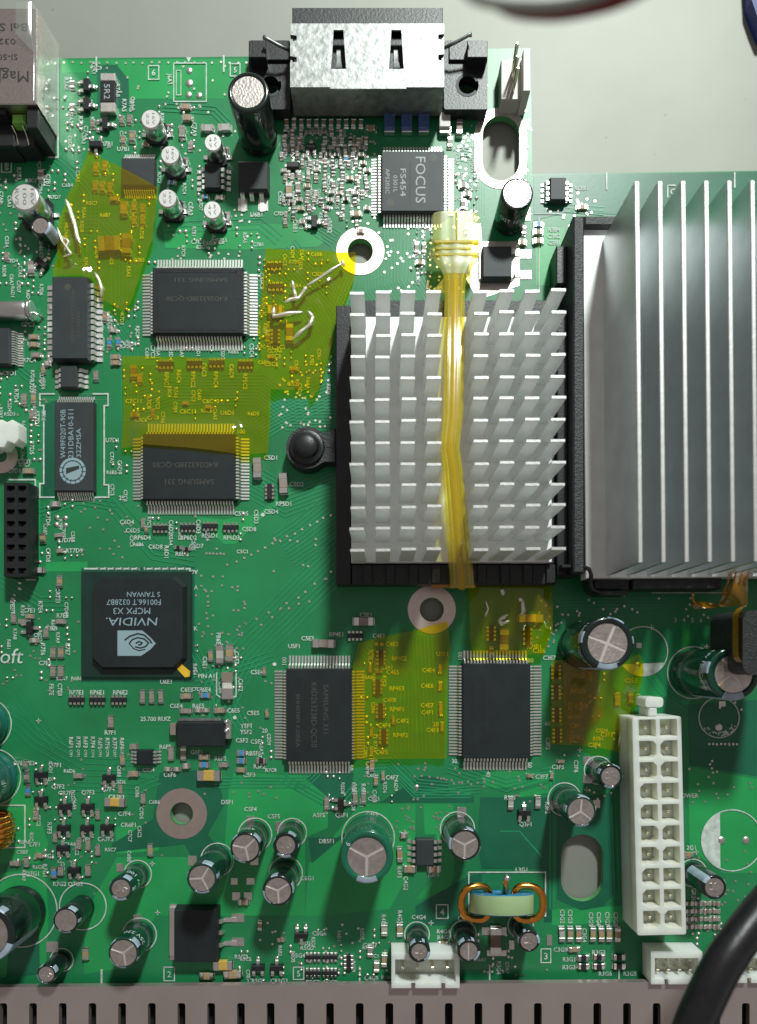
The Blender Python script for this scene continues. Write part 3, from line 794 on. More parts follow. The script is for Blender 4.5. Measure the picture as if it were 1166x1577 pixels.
chip('memory_chip', 'upright black memory chip without readable lettering beside the white power connector', (713, 1022, 817, 1168), (20, 30, 20, 30),
     prints=[('K4D263238D-QC50', 744, 1096, 7, 90, 98, 'resk'), ('SAMSUNG 331', 728, 1096, 6, 90, 80, 'resk')])
chip('video_chip', 'square grey chip with large rotated lettering below the metal connector', (588, 232, 684, 325), (20, 20, 20, 20), matb='epoxy2', out=16,
     prints=[('FOCUS', 648, 277, 15, 90, 70, 'print'), ('ENHANCEMENTS SEMICONDUCTOR', 632, 280, 2.6, 90, 68, 'faint'), ('FS454', 621, 281, 8.5, 90, 42, 'print'),
             ('0301L', 609, 283, 6, 90, 26, 'print'), ('AP5202C', 597, 279, 6, 90, 38, 'print')], dots=[(667, 243, 6.5, 'faint'), (601, 312, 6, 'faint')])
chip('controller_chip', 'long grey chip with wide silver leads on both long sides under the tape tip', (80, 426, 134, 552), (0, 13, 0, 13), matb='epoxy2', h=20, leadw=0.7, out=16,
     prints=[('PIC16LC63A-04/SO', 112, 487, 5, 90, 78, 'faint'), ('0326CAT', 121, 500, 5, 90, 40, 'faint')], dots=[(104, 442, 5, 'faint')])
chip('small_chip', 'small grey eight lead chip directly below the long wide-leaded chip', (93, 563, 118, 596), (0, 4, 0, 4), h=12, matb='epoxy2', leadw=0.65, out=13, zs=7)
fl = chip('flash_chip', 'narrow grey chip with round pale emblem inside a white printed outline', (84, 619, 143, 756), (16, 0, 16, 0), h=12, matb='epoxy2', out=12, zs=7,
     prints=[('W49F020T-90B', 97, 668, 8, 270, 74, 'logo'), ('231DBA10-S11', 109, 668, 8, 270, 74, 'logo'), ('32ZMSA', 121, 682, 7, 270, 44, 'logo')])
a = B(112, 725, 12); mb = MB(*a)
mb.disc(a[0], a[1], 20, 12.2, 32)
mb.cur = 1; mb.annulus(a[0], a[1], 14.5, 16, 12.35, 32)
for k in range(10):
    t = math.radians(-20 + k * 24); mb.ribbon([(a[0] + 13 * math.cos(t), a[1] + 13 * math.sin(t)), (a[0] + 20 * math.cos(t), a[1] + 20 * math.sin(t))], 1, 12.4)
mb.flat([(a[0] - 10, a[1] - 4), (a[0] + 10, a[1] - 8), (a[0] + 10, a[1] - 3), (a[0] - 10, a[1] + 5)], 12.45)
mb.cur = 0
o = mb.mesh('emblem', [M['logo'], M['epoxy2']]); e = bpy.data.objects.new('emblem', o); COL.objects.link(e); e.parent = fl
e.location = ((a[0] - fl['_o'][0]) * U, -(a[1] - fl['_o'][1]) * U, 0)
chip('audio_chip', 'grey chip at the left edge below the silver crystal can, leads on its right', (-60, 505, 14, 560), (0, 14, 0, 14), h=14, matb='epoxy2', out=15)
chip('driver_chip', 'grey many-leaded chip half covered by the top yellow tape', (187, 243, 237, 285), (14, 0, 14, 0), h=12, matb='epoxy2', out=13, zs=7, leadw=0.6)
chip('small_chip', 'small dark eight lead chip left of the three-legged regulator near the tall capacitor', (315, 252, 339, 289), (0, 4, 0, 4), h=12, out=14, zs=7, leadw=0.6)
chip('small_chip', 'small dark eight lead chip near the board notch left of the big finned heatsink', (848, 273, 872, 307), (0, 4, 0, 4), h=12, matb='epoxy2', out=12, zs=7, leadw=0.6)
chip('small_chip', 'small dark eight lead chip right of the green capacitor', (641, 1293, 668, 1333), (0, 4, 0, 4), h=11, matb='epoxy2', out=13, zs=6, leadw=0.55)
chip('small_chip', 'tiny dark eight lead chip left of the black crystal below the square processor', (210, 1156, 233, 1178), (0, 4, 0, 4), h=11, out=12, zs=6, leadw=0.55)

# square processor on its carrier
h0, h1 = 5, 15
x0, y0 = B(125, 880, h0); x1, y1 = B(295, 1043, h0)
o = thing('processor_chip', 'square black chip with pale eye emblem on a dark green carrier with yellow corner mark', 'chip', (x0 + x1) / 2, (y0 + y1) / 2)
mb = MB(*o['_o']); mb.box(x0, y0, x1, y1, 0.5, h0, bev=0.4); mb.build('carrier', M['bga'], o)
def chamf(r, c): return [(r[0] + c, r[1]), (r[2] - c, r[1]), (r[2], r[1] + c), (r[2], r[3] - c), (r[2] - c, r[3]), (r[0] + c, r[3]), (r[0], r[3] - c), (r[0], r[1] + c)]
a = B(143, 890, h1); b = B(281, 1027, h1)
mb = MB(*o['_o']); mb.prism(chamf((a[0] - 4, a[1] - 4, b[0] + 4, b[1] + 4), 15), h0, h1, ins=5.0)
bd = mb.build('body', M['epoxy'], o)
def pp(x, y): return B(x, y, h1)
mb = MB(*o['_o']); z = h1 + 0.15
for tx, x, y, sz, w in [('NVIDIA.', 203, 957.5, 12, 78), ('MCPX X3', 203, 941, 9.5, 56), ('F00166.T 0328B7', 206, 927.5, 8.5, 82), ('S TAIWAN', 221, 915.5, 7.5, 50)]:
    q = pp(x, y); text(mb, tx, q[0], q[1], sz, z, 180, w, slant=0.12 if 'NV' in tx else 0)
mb.flat([pp(*q) for q in [(181, 971), (219, 971), (224, 975), (232, 982), (240, 991), (232, 1000), (222, 1007), (217, 1010), (181, 1010)]], z)
mb.cur = 1
def arcs(pts, w):
    mb.ribbon([pp(*q) for q in pts], w, z + 0.15)
arcs([(192, 986), (200, 980), (212, 976), (222, 978), (231, 986), (234, 991)], 2.4)
arcs([(199, 991), (204, 985), (212, 982), (222, 984), (229, 990), (224, 996), (216, 998), (208, 996)], 2.2)
arcs([(199, 991), (206, 999), (214, 1002), (224, 1000)], 1.6)
arcs([(209, 991), (214, 988), (219, 990), (217, 993), (213, 993)], 2.2)
me = mb.mesh('eye_emblem_print', [M['logo'], M['epoxy']]); e = bpy.data.objects.new('printed_marking', me); COL.objects.link(e); e.parent = o
mb = MB(*o['_o']); q = [B(x, y, h0) for x, y in [(267, 1024), (274, 1018), (293, 1034), (292, 1042), (285, 1043)]]
mb.prism(q, h0, h0 + 0.8); mb.build('yellow_corner_mark', M['ypaint'], o)

# three-legged regulators
def dpak(label, rect, legs, h, tab, axis, group=None, txt=()):
    x0, y0 = B(rect[0], rect[1], h); x1, y1 = B(rect[2], rect[3], h)
    cx, cy = (x0 + x1) / 2, (y0 + y1) / 2
    o = thing('power_transistor', label, 'transistor', cx, cy)
    mb = MB(cx, cy); mb.box(x0 - 1.5, y0 - 1.5, x1 + 1.5, y1 + 1.5, 1.5, h, top=1.5, bev=0.8); mb.build('body', M['epoxy2'] if h < 17 else M['epoxy'], o)
    if tab:
        mb = MB(cx, cy); mb.box(*tab, 0.8, 4.5, bev=0.5); mb.build('tab', M['solder'], o)
    for (lx, ly, ln) in legs:
        mb = MB(cx, cy)
        dx, dy = axis
        lead_geo(mb, lx, ly, dx, dy, 6.5, 9, ln); mb.build('leg', M['lead'], o)
    if txt:
        q = MB(cx, cy)
        for tx, x, y, sz, rot in txt:
            a = B(x, y, h); text(q, tx, a[0], a[1], sz, h + 0.2, rot)
        q.build('printed_marking', M['faint'], o)
    return o
k = B(389, 290, 15)
dpak('dark three-legged regulator standing right below the tall black capacitor', (367, 249, 412, 291), [(375, k[1], 26), (389, k[1], 10), (404, k[1], 26)], 15, (368, 252, 412, 262), (0, 1), txt=[('30M09', 389, 257, 5, 180), ('DCM4', 387, 265, 5, 180)])
k = B(789, 400, 15)
dpak('dark three-legged regulator right of the clear strap head', (744, 379, 788, 426), [(k[0], 392, 24), (k[0], 424, 24)], 15, (737, 388, 748, 432), (1, 0), txt=[('356(N)', 766, 412, 6, 0), ('G 308', 770, 398, 6, 0), ('YM', 770, 387, 5, 0)])
k = B(333, 1440, 22)
dpak('big black power transistor at the lower left with two bright legs to its right', (268, 1402, 333, 1482), [(k[0], 1416, 26), (k[0], 1433, 8), (k[0], 1452, 26)], 22, (262, 1396, 278, 1470), (1, 0))

# ------------------------------------------------------------------ electrolytic capacitors
def capacitor(label, top, rtop, h, sleeve='sleeve_k', vent='Y', stripe=None, ring=True, words=(), rot=0.0, topfrac=0.80, group='electrolytic capacitors', ringr=None, rim=()):
    x, y = B(top[0], top[1], h); r = rtop * (1 - h / CAMH)
    o = thing('electrolytic_capacitor', label, 'capacitor', x, y, 0, group)
    mb = MB(x, y)
    mb.lathe([(r * 0.93, 0.8), (r * 0.99, 2.5), (r, 5), (r, h * 0.12), (r * 0.955, h * 0.15), (r * 0.955, h * 0.165), (r, h * 0.20), (r, h - 4), (r * 0.985, h - 1.6), (r * 0.94, h - 0.5), (r * topfrac, h + 0.1), (r * topfrac, h - 2.2)], x, y, 40)
    mb.build('sleeve', M[sleeve], o)
    mb = MB(x, y); rt = r * topfrac - 0.2
    mb.lathe([(rt, h - 2.2), (rt, h - 1.4), (0, h - 1.4)], x, y, 36, smooth=False)
    tp = mb.build('top', M['groove'], o)
    mb = MB(x, y)
    if vent in ('Y', 'X', 'I'):
        n = {'Y': 3, 'X': 4, 'I': 2}[vent]
        g = 0.055 * rt + 0.5
        for q in range(n):
            a0 = rot + 2 * math.pi * q / n; a1 = rot + 2 * math.pi * (q + 1) / n
            am = (a0 + a1) / 2; off = g / math.sin((a1 - a0) / 2) if n > 2 else g
            P = [(x + off * math.cos(am), y + off * math.sin(am))]
            d = math.asin(min(0.9, g / rt))
            for kk in range(13):
                t = a0 + d + (a1 - a0 - 2 * d) * kk / 12
                P.append((x + rt * 0.985 * math.cos(t), y + rt * 0.985 * math.sin(t)))
            lo_ = [mb.pt(px, py, h - 1.38) for px, py in P]
            hi_ = [mb.pt(px, py, h - 1.25 if k2 == 0 else h - 0.1) for k2, (px, py) in enumerate(P)]
            for k2 in range(1, len(P) - 1): mb.face([hi_[0], hi_[k2], hi_[k2 + 1]])
            for k2 in range(len(P)):
                k3 = (k2 + 1) % len(P); mb.face([lo_[k2], lo_[k3], hi_[k3], hi_[k2]])
    elif vent == 'K':
        mb.lathe([(rt * .985, h - 1.3), (rt * .985, h - 0.6), (0, h - 0.6)], x, y, 30, smooth=False)
        for q in range(5):
            t = rot + q * 1.256
            mb.box(x + rt * .45 * math.cos(t) - 2, y + rt * .45 * math.sin(t) - 1, x + rt * .45 * math.cos(t) + 3, y + rt * .45 * math.sin(t) + 1.2, h - 0.7, h + 0.3, rot=t + 0.6)
    else:
        mb.lathe([(rt * .985, h - 1.3), (rt * .98, h - 0.6), (0, h - 0.6)], x, y, 30, smooth=False)
    if mb.f: mb.build('vent_sector', M['cantop'], tp)
    if stripe is not None:
        mb = MB(x, y)
        a = math.radians(stripe[0]); w = math.radians(stripe[1])
        mb.lathe([(r + 0.15, h * 0.22), (r + 0.15, h - 4), (r + 0.05, h - 1.4), (r * 0.945, h - 0.3), (r * (topfrac + 0.015), h + 0.3)], x, y, 10, a - w / 2, a + w / 2)
        mb.build('polarity_stripe', M['stripe'], o)
    if stripe is not None and sleeve in ('sleeve_k', 'sleeve_g'):
        for dd, ww in ((105, 26), (200, 38), (262, 16)):
            mb = MB(x, y); a = math.radians(stripe[0] + dd); w = math.radians(ww)
            mb.lathe([(r + 0.12, h - 4 - h * 0.10), (r + 0.12, h - 4), (r + 0.05, h - 1.4), (r * 0.95, h - 0.35)], x, y, 6, a - w / 2, a + w / 2); mb.build('printed_patch', M['stripe'], o)
    if words or rim:
        mb = MB(x, y)
        for tx, ang, z, size, fl in words:
            wraptext(mb, tx, x, y, r + 0.25, z, size, ang, flip=fl)
        for tx, ang, size in rim:
            rr = r * (topfrac + 1) / 2
            a = math.radians(ang); text(mb, tx, x + rr * math.cos(a), y + rr * math.sin(a), size, h + 0.5, ang + 90)
        mb.build('lettering', M['inkwhite'], o)
    if ring:
        sring(x, y, (ringr or r + 3.5))
    return o
R = math.radians
capacitor('tall black capacitor with plain silver top left of the metal connector', (382, 141), 32, 84, 'sleeve_k', None, topfrac=0.78, ring=False)
capacitor('dark capacitor with bright three-way vent beside the board slot', (797, 297), 25, 62, 'sleeve_k', 'Y', rot=R(-90), topfrac=0.86, ring=False, words=[('OST 16V', 100, 34, 7, False)])
capacitor('large black capacitor with crossed top between heatsink and power connector', (936, 991), 41, 115, 'sleeve_k', 'X', rot=R(22), stripe=(90, 48), topfrac=0.76, ring=False,
          words=[('1500uF 10V', 190, 104, 8, False), ('105C', 40, 104, 8, False), ('(M)', 132, 104, 8, False)])
capacitor('long dark green capacitor leaning to the right edge under the black plug', (1130, 1038), 41, 115, 'sleeve_g', 'X', rot=R(55), stripe=(90, 52), topfrac=0.72,
          words=[('6.3V 1500uF', 205, 96, 7, False), ('105C (M)', 175, 100, 8, False)])
capacitor('dark capacitor with three-way vent just above the lower oval hole', (895, 1250), 24, 83, 'sleeve_g', 'Y', rot=R(35), stripe=(85, 55), topfrac=0.86)
capacitor('small dark capacitor with stamped top left of the power connector head', (941, 1196), 19, 56, 'sleeve_k', 'K', stripe=(100, 50), topfrac=0.78, words=[('100uF', 225, 38, 8, False)])
capacitor('dark capacitor with stamped top between power connector and black cable', (1101, 1367), 19, 66, 'sleeve_k', 'K', stripe=(225, 40), topfrac=0.78)
capacitor('green sleeved capacitor with three-way vent and white stripe, widest in the lower row', (565, 1320), 41, 100, 'sleeve_lg', 'Y', rot=R(90), stripe=(90, 50), topfrac=0.74,
          words=[('6.3V', 172, 88, 12, False), ('3300uF', 12, 88, 9, False)], rim=[('6', 215, 7)])
capacitor('dark capacitor with three-way vent between small chip and copper coil', (716, 1301), 25, 88, 'sleeve_k', 'Y', rot=R(90), stripe=(185, 45), topfrac=0.84)
capacitor('dark capacitor with three-way vent, upper left of the cluster above the power transistor', (378, 1306), 24, 72, 'sleeve_k', 'Y', rot=R(75), stripe=(120, 60), topfrac=0.86, words=[('470uF', 260, 50, 8, False)])
capacitor('narrow capacitor with stamped top right of the vented pair near the power transistor', (440, 1302), 20, 70, 'sleeve_k', 'K', stripe=(100, 70), topfrac=0.74)
capacitor('dark capacitor with three-way vent below the narrow stamped one', (428, 1372), 24, 78, 'sleeve_k', 'Y', rot=R(85), stripe=(150, 60), topfrac=0.84)
capacitor('dark capacitor with three-way vent directly above the big power transistor', (311, 1353), 24, 88, 'sleeve_g', 'Y', rot=R(60), stripe=(90, 60), topfrac=0.84)
capacitor('small capacitor with stamped top left of the mounting ring row', (186, 1369), 19, 66, 'sleeve_g', 'K', stripe=(100, 80), topfrac=0.76, words=[('10V 100', 330, 44, 8, False)])
capacitor('capacitor with plain reddish top inside a large printed circle', (101, 1418), 20, 56, 'sleeve_k', None, stripe=(100, 70), topfrac=0.86, ringr=36)
capacitor('dark capacitor with three-way vent left of the big power transistor', (190, 1468), 24, 64, 'sleeve_g', 'Y', rot=R(80), stripe=(120, 80), topfrac=0.86, words=[('25V 220', 300, 44, 8, False)])
capacitor('small capacitor at the lower left corner with speckled top', (71, 1501), 15, 48, 'sleeve_k', 'K', stripe=(130, 100), topfrac=0.82)
capacitor('fat black capacitor cut by the left edge near the bottom', (-22, 1440), 44, 90, 'sleeve_k', None, stripe=(40, 40), topfrac=0.78, ringr=56)
capacitor('small capacitor with stamped top in front of the white four pin socket', (646, 1466), 17, 62, 'sleeve_k', 'K', stripe=(30, 60), topfrac=0.74, ringr=19)
capacitor('small capacitor with split vent right of the white four pin socket', (722, 1465), 18, 62, 'sleeve_k', 'I', rot=R(90), stripe=(30, 60), topfrac=0.76, ringr=20)
capacitor('small capacitor with stamped top under the right end of the copper coil', (815, 1450), 17, 58, 'sleeve_k', 'K', stripe=(345, 50), topfrac=0.78)
capacitor('small dark capacitor with bluish marks below the round silver can at the left', (62, 347), 16, 34, 'sleeve_k', None, stripe=(20, 80), topfrac=0.76, ring=False)
capacitor('teal sleeved capacitor cut by the left edge, upper of two', (-86, 1125), 40, 96, 'sleeve_teal', 'Y', words=[('16V', 20, 40, 14, False)], ring=True)
capacitor('teal sleeved capacitor cut by the left edge, lower of two', (-70, 1214), 44, 90, 'sleeve_teal', 'Y', words=[('1500uF', 30, 40, 12, False), ('16V', 345, 64, 12, False)], ring=True)

def can(label, top, rtop, h=32, words=()):
    x, y = B(top[0], top[1], h); r = rtop * (1 - h / CAMH)
    o = thing('can_capacitor', label, 'capacitor', x, y, 0, 'bare aluminium can capacitors')
    mb = MB(x, y); mb.prism(chamf((x - r * 1.08, y - r * 1.08, x + r * 1.08, y + r * 1.08), r * 0.3), 0.8, 6); mb.build('base', M['black'], o)
    mb = MB(x, y); mb.lathe([(r * .97, 5), (r, 7), (r, 11), (r * .94, 13), (r, 15), (r, h - 2.5), (r * .96, h - 0.8), (r * .88, h)], x, y, 30); mb.build('can', M['can'], o)
    mb = MB(x, y); mb.lathe([(r * .88, h), (0, h)], x, y, 30, smooth=False); mb.build('top', M['cantopsmd'], o)
    mb = MB(x, y)
    for i, tx in enumerate(words): text(mb, tx, x + (i - (len(words) - 1) / 2) * r * 0.55, y, r * 0.26, h + 0.25, 90, r * 1.15)
    mb.build('printed_marking', M['inkdark'], o)
    for d in (-1, 1):
        mb = MB(x, y); mb.box(x + d * r * 1.3 - 4, y - 3, x + d * r * 1.3 + 4, y + 3, 0.8, 3); mb.build('foot', M['solder'], o)
    return o
can('bare can capacitor right of the large marked resistor, highest of its kind', (232, 183), 15.5, 32, ('22', '16V'))
can('bare can capacitor just above the half-taped chip', (262, 238), 15, 32, ('22', '16V'))
can('bare can capacitor just above the small eight lead chip', (328, 219), 14, 32, ('47', '6V'))
can('bare can capacitor beside the right corner of the top tape', (258, 305), 15, 32, ('22', '16V'))
can('bare can capacitor just below the small eight lead chip', (327, 323), 14.5, 32, ('47', '6V'))
can('largest bare can capacitor near the left edge above the dark small one', (38, 303), 22, 42, ('RVS', '100', '16V'))

# ------------------------------------------------------------------ audio-video connector
o = thing('video_connector', 'wide silver shielded connector on a black flanged base at the top of the board', 'connector', 566, 150)
H = 58
def bx(name, x0, y0, x1, y1, z0, z1, m, par, top=0.0, bev=0.8, h=None):
    h = z1 if h is None else h
    a = B(x0, y0, h); b = B(x1, y1, h)
    mb = MB(*par['_o']); mb.box(a[0], a[1], b[0], b[1], z0, z1, top=top, bev=bev); return mb.build(name, M[m], par)
for nm, x0, x1, hx in (('flange', 383, 447, 416), ('flange', 684, 751, 720)):
    a = B(x0, 62, 22); b = B(x1, 168, 22); hc = B(hx, 131, 22)
    plate(nm, rrect(a[0], a[1], b[0], b[1], 3, 2), [circ(hc[0], hc[1], 17, 30)], 3, 22, [M['black']], o)
    f2 = bx('flange_post', x0 if x0 < 500 else 720, 62, 410 if x0 < 500 else 751, 88, 5, 40, 'black', o)
    bx('flange_rib', x0 + 8, 66, x1, 92, 22.2, 26, 'black', o)
    mb = MB(*o['_o']); mb.annulus(hc[0], hc[1], 13.5, 17.5, 22.4, 30, 0.6, 5.9); mb.build('hole_bead', M['epoxy2'], o)
# shell: top plate with two openings, walls
a = B(447, 36, H); b = B(684, 134, H)
op = []
for xx in (520, 609):
    q = [B(xx - 6, 46, H), B(xx + 9, 46, H), B(xx + 13, 106, H), B(xx - 10, 106, H)]
    op.append(q)
nb = []
def nbk(x0, y0, x1, y1): return [B(x0, y0, H), B(x1, y0, H), B(x1, y1, H), B(x0, y1, H)]
outl = [B(447, 36, H), B(684, 36, H), B(684, 52, H), B(675, 53, H), B(675, 60, H), B(684, 62, H), B(684, 83, H), B(675, 84, H), B(675, 92, H), B(684, 94, H), B(684, 134, H), B(447, 134, H), B(447, 96, H), B(457, 95, H), B(457, 88, H), B(447, 86, H), B(447, 64, H), B(457, 62, H), B(457, 55, H), B(447, 53, H)]
sh = plate('shell_top', outl, op, H - 3, H, [M['shell']], o)
mb = MB(*o['_o']); mb.box(a[0], b[1] - 3, b[0], b[1], 8, H - 3.2); mb.build('shell_front', M['shell'], o)
mb = MB(*o['_o']); mb.box(a[0], a[1] + 2, a[0] + 3, b[1] - 3.2, 8, H - 3.2); mb.build('shell_side', M['shell'], o)
mb = MB(*o['_o']); mb.box(b[0] - 3, a[1] + 2, b[0], b[1] - 3.2, 8, H - 3.2); mb.build('shell_side', M['shell'], o)
mb = MB(*o['_o']); mb.box(a[0] + 3.5, a[1] + 3, b[0] - 3.5, b[1] - 4, 6, H - 18); mb.build('insulator', M['black'], o)
q0 = B(508, 132, H); q1 = B(626, 137, H); mb = MB(*o['_o']); mb.box(q0[0], q0[1] + 1, q1[0], q1[1] + 0.5, H - 2, H + 0.8, bev=0.4); mb.build('shell_lip', M['shell'], o)
for xx in (520, 609):
    p = B(xx + 1, 60, H - 8); q = B(xx + 2, 105, H - 8)
    mb = MB(*o['_o']); mb.sheet([[(p[0] - 3, p[1] + 8, H - 16), (p[0] + 3, p[1] + 8, H - 16)], [(p[0] - 3, (p[1] + q[1]) / 2 + 5, H - 15), (p[0] + 4, (p[1] + q[1]) / 2 + 5, H - 15)], [(q[0] - 5, q[1] + 2, H - 5), (q[0] + 5, q[1] + 2, H - 5)]]); mb.build('spring_tab', M['shell'], o)
a2 = B(450, 11, H - 6); b2 = B(682, 38, H - 6)
mb = MB(*o['_o']); mb.box(a2[0], a2[1], b2[0], b2[1], 4, H - 6, bev=1); mb.build('back_block', M['black'], o)
for pts in ([(447, 78, 40), (430, 70, 46), (412, 60, 50), (406, 57, 50)], [(684, 74, 40), (702, 65, 46), (722, 54, 50), (726, 53, 50)]):
    P = [(*B(x, y, z), z) for x, y, z in pts]
    mb = MB(*o['_o']); mb.tube(P, [2.2, 2.2, 2.2, 3.2], 8); mb.build('wire_hook', M['shell'], o)

# ------------------------------------------------------------------ network jack (left edge)
o = thing('network_jack', 'metal shielded network jack with black plastic front at the top left edge', 'network jack', 40, 190)
H = 60
a = B(-60, 12, H); b = B(57, 160, H)
mb = MB(*o['_o']); mb.box(a[0], a[1], b[0], b[1], 2, H, bev=1.2); s_ = mb.build('shell', M['jack'], o)
mb = MB(*o['_o'])
for tx, x, y, sz, w in [('MagJack', 2, 118, 17, 84), ('SI-50134', 0, 88, 9, 54), ('0326', 6, 64, 8.5, 36), ('Bel Stewart', -10, 42, 12, 104)]:
    q = B(x, y, H); text(mb, tx, q[0], q[1], sz * 0.94, H + 0.3, 180, w * 0.94)
mb.build('printed_marking', M['inkblack'], s_)
a3 = B(-60, 160, 46); b3 = B(51, 186, 46)
mb = MB(*o['_o'])
mb.box(a[0], b[1] + 0.3, B(11, 0, 52)[0], b[1] + 40, 2, 34, bev=1); mb.build('front_block', M['black'], o); mb = MB(*o['_o']); mb.box(a[0], b[1] + 0.3, B(8, 0, 52)[0], b[1] + 7, 34.2, 52, bev=1); mb.build('front_block', M['black'], o); mb = MB(*o['_o'])
c0 = B(42, 0, 52)[0]
mb.box(c0, b[1] + 0.3, b[0] - 2, b[1] + 30, 2, 54, bev=1); mb.build('front_block', M['black'], o); mb = MB(*o['_o']); mb.box(B(13, 0, 40)[0], b[1] + 0.5, c0 - 0.3, b[1] + 38, 2, 30, bev=1)
mb.build('front_block', M['black'], o)
mb = MB(*o['_o']); q = B(17, 166, 46); q2 = B(38, 184, 46); mb.box(q[0], b[1] + 0.8, q2[0], b[1] + 14, 30.3, 46, bev=3); mb.build('indicator_lens', M['ledgreen'], o)
for xx in (24, 40):
    q = B(xx, 0, 30)[0]; mb = MB(*o['_o']); mb.tube([(q, b[1] + 14, 40), (q + 1, b[1] + 20, 30), (q + 5, b[1] + 36, 31)], 1.3, 6); mb.build('indicator_leg', M['pin'], o)
# clear shield film standing to its right
o = thing('clear_film_shield', 'upright clear plastic film beside the network jack', 'plastic film', 84, 150)
p0, p1 = B(60, 16, 64), B(60, 160, 64)
mb = MB(*o['_o'])
rows = []
for k in range(7):
    yy = B(0, 6, 64)[1] + (208 - B(0, 6, 64)[1]) * k / 6
    rows.append([(92, yy, 2), (90, yy, 20), (88 + (k % 2), yy, 44), (86, yy, 64), (84, yy, 67), (62, yy, 67.5)] if k < 3 else [(92, yy, 2), (90, yy, 20), (88 + (k % 2), yy, 44), (86, yy, 62), (85.6, yy, 62.5), (85, yy, 62.6)])
mb.sheet(rows); mb.build('film', M['film'], o)

# ------------------------------------------------------------------ three pin header and big resistor, inductors
o = thing('fan_header', 'cream three pin header with bent tall pins at the board corner', 'pin header', 792, 140)
H = 26
bx('base', 772, 92, 808, 153, 1, H, 'cream', o)
bx('back_wall', 806, 76, 817, 140, 1, 44, 'cream', o)
for yb, xt, yt in ((110, 797, 66), (122, 798, 86), (140, 798, 104)):
    mb = MB(*o['_o']); p = B(790, yb, H); q = B(xt, yt, 70)
    mb.tube([(p[0], p[1], 4), (p[0], p[1], H), (q[0], q[1], 68), (q[0], q[1], 70)], [2.6, 2.6, 2.6, 1.2], 8); mb.build('pin', M['pin'], o)
o = thing('marked_resistor', 'large black chip resistor with printed code and silver ends at the upper left', 'resistor', *B(165, 141, 8))
bx('body', 154.5, 124, 176, 157, 1, 8, 'resk', o)
bx('terminal', 154.5, 112, 177, 123.8, 1, 8.3, 'tin', o); bx('terminal', 154.5, 157.2, 177, 172, 1, 8.3, 'tin', o)
mb = MB(*o['_o']); q = B(165, 141, 8); text(mb, '5R2', q[0], q[1], 9, 8.3, 90, 23); mb.build('printed_marking', M['print'], o)
ords = ['left', 'middle', 'right']
for i, x in enumerate((600, 626.5, 653)):
    o = thing('chip_inductor', f'blue chip inductor below the metal connector, {ords[i]} one of three', 'inductor', *B(x, 187, 12), group='three blue chip inductors')
    bx('body', x - 8.5, 174, x + 8.5, 196, 1, 13, 'ferrite', o); bx('terminal', x - 8, 196.2, x + 8, 205, 1, 9, 'solder', o, h=6)
o = thing('chip_inductor', 'white chip component right of the three blue inductors', 'inductor', *B(686, 184, 12))
bx('body', 677, 172, 694, 195, 1, 12, 'cream', o); bx('terminal', 677, 195.2, 695, 206, 1, 8, 'solder', o, h=6)

# ------------------------------------------------------------------ small heatsink
o = thing('pin_heatsink', 'silver heatsink with rows of flat upright pins in the middle of the board', 'heatsink', 690, 690)
HB, HT = 46, 132
xs = [550.5, 589.5, 629, 668.5, 741, 781, 820.5, 860]
bx0, by0, bx1, by1 = 543, 512, 838, 873
mb = MB(*o['_o']); mb.box(bx0, by0, bx1, by1, 34, HB, bev=0.8); mb.build('base_plate', M['alupin'], o)
pm = MB(0, 0, 0); W2 = 10.2
pm.box(-W2, -2.3, W2, 2.3, HB - 0.5, HT - 1.2, top=0.5)
pm.cur = 1; pm.box(-W2 + .4, -2.0, W2 - .4, 2.0, HT - 1.1, HT + 0.6, bev=0.4)
pme = pm.mesh('pin', [M['alupin'], M['alutip']])
for i, x in enumerate(xs):
    for j in range(13):
        y = 449.5 + 33.05 * j - (x - 700) * 0.012
        p = B(x, y, HT)
        q = bpy.data.objects.new('pin', pme); COL.objects.link(q); q.parent = o
        q.location = ((p[0] - o['_o'][0]) * U, -(p[1] - o['_o'][1]) * U, 0)
        q.rotation_euler = (random.uniform(-.008, .008), random.uniform(-.008, .008), random.uniform(-.012, .012))

# black frame carrying both heatsinks
o = thing('heatsink_frame', 'black plastic frame around the pin heatsink with a riveted lug on its left', 'frame', 690, 690)
def bar(name, x0, y0, x1, y1, z0, z1, m='black', bev=1.2):
    mb = MB(*o['_o']); mb.box(x0, y0, x1, y1, z0, z1, bev=bev); return mb.build(name, M[m], o)
bar('left_rail', 520, 490, 542, 904, 2, 36)
bar('top_rail', 542.4, 482, 846, 511, 2, 36)
bar('bottom_rail', 542.4, 874, 846, 904, 2, 33)
bar('base_web', 542.4, 511.4, 846, 873.6, 2, 33.5)
for x in range(560, 840, 34): bar('rib', x, 875, x + 14, 903, 33.3, 38)
bar('right_rail', 846.4, 500, 862, 892, 2, 44)
bar('divider_wall', 862.4, 380, 878, 892, 2, 70, 'blackrough', 2)
bar('upper_wall', 878.4, 380, 925, 394, 2, 70, 'blackrough', 2)
bar('corner_block', 846.4, 404, 862, 460, 2, 40)
a = B(441, 652, 26); b = B(512, 722, 26)
r0 = B(471, 684, 40)
mb = MB(*o['_o']); L_ = [(r0[0] + 33 * math.cos(math.radians(t)), r0[1] + 33 * math.sin(math.radians(t))) for t in range(50, 311, 10)]
L_ += [(505, r0[1] - 22), (519.6, r0[1] - 30), (519.6, r0[1] + 22), (503, r0[1] + 22)]
mb.prism(L_, 2, 25, ins=1.5); lug = mb.build('lug', M['blackrough'], o)
mb = MB(*o['_o']); mb.lathe([(27, 24), (26, 29), (24, 30), (19, 30), (18.5, 34), (17, 38), (10, 41), (0, 42)], r0[0], r0[1], 32); mb.build('rivet', M['black'], o)

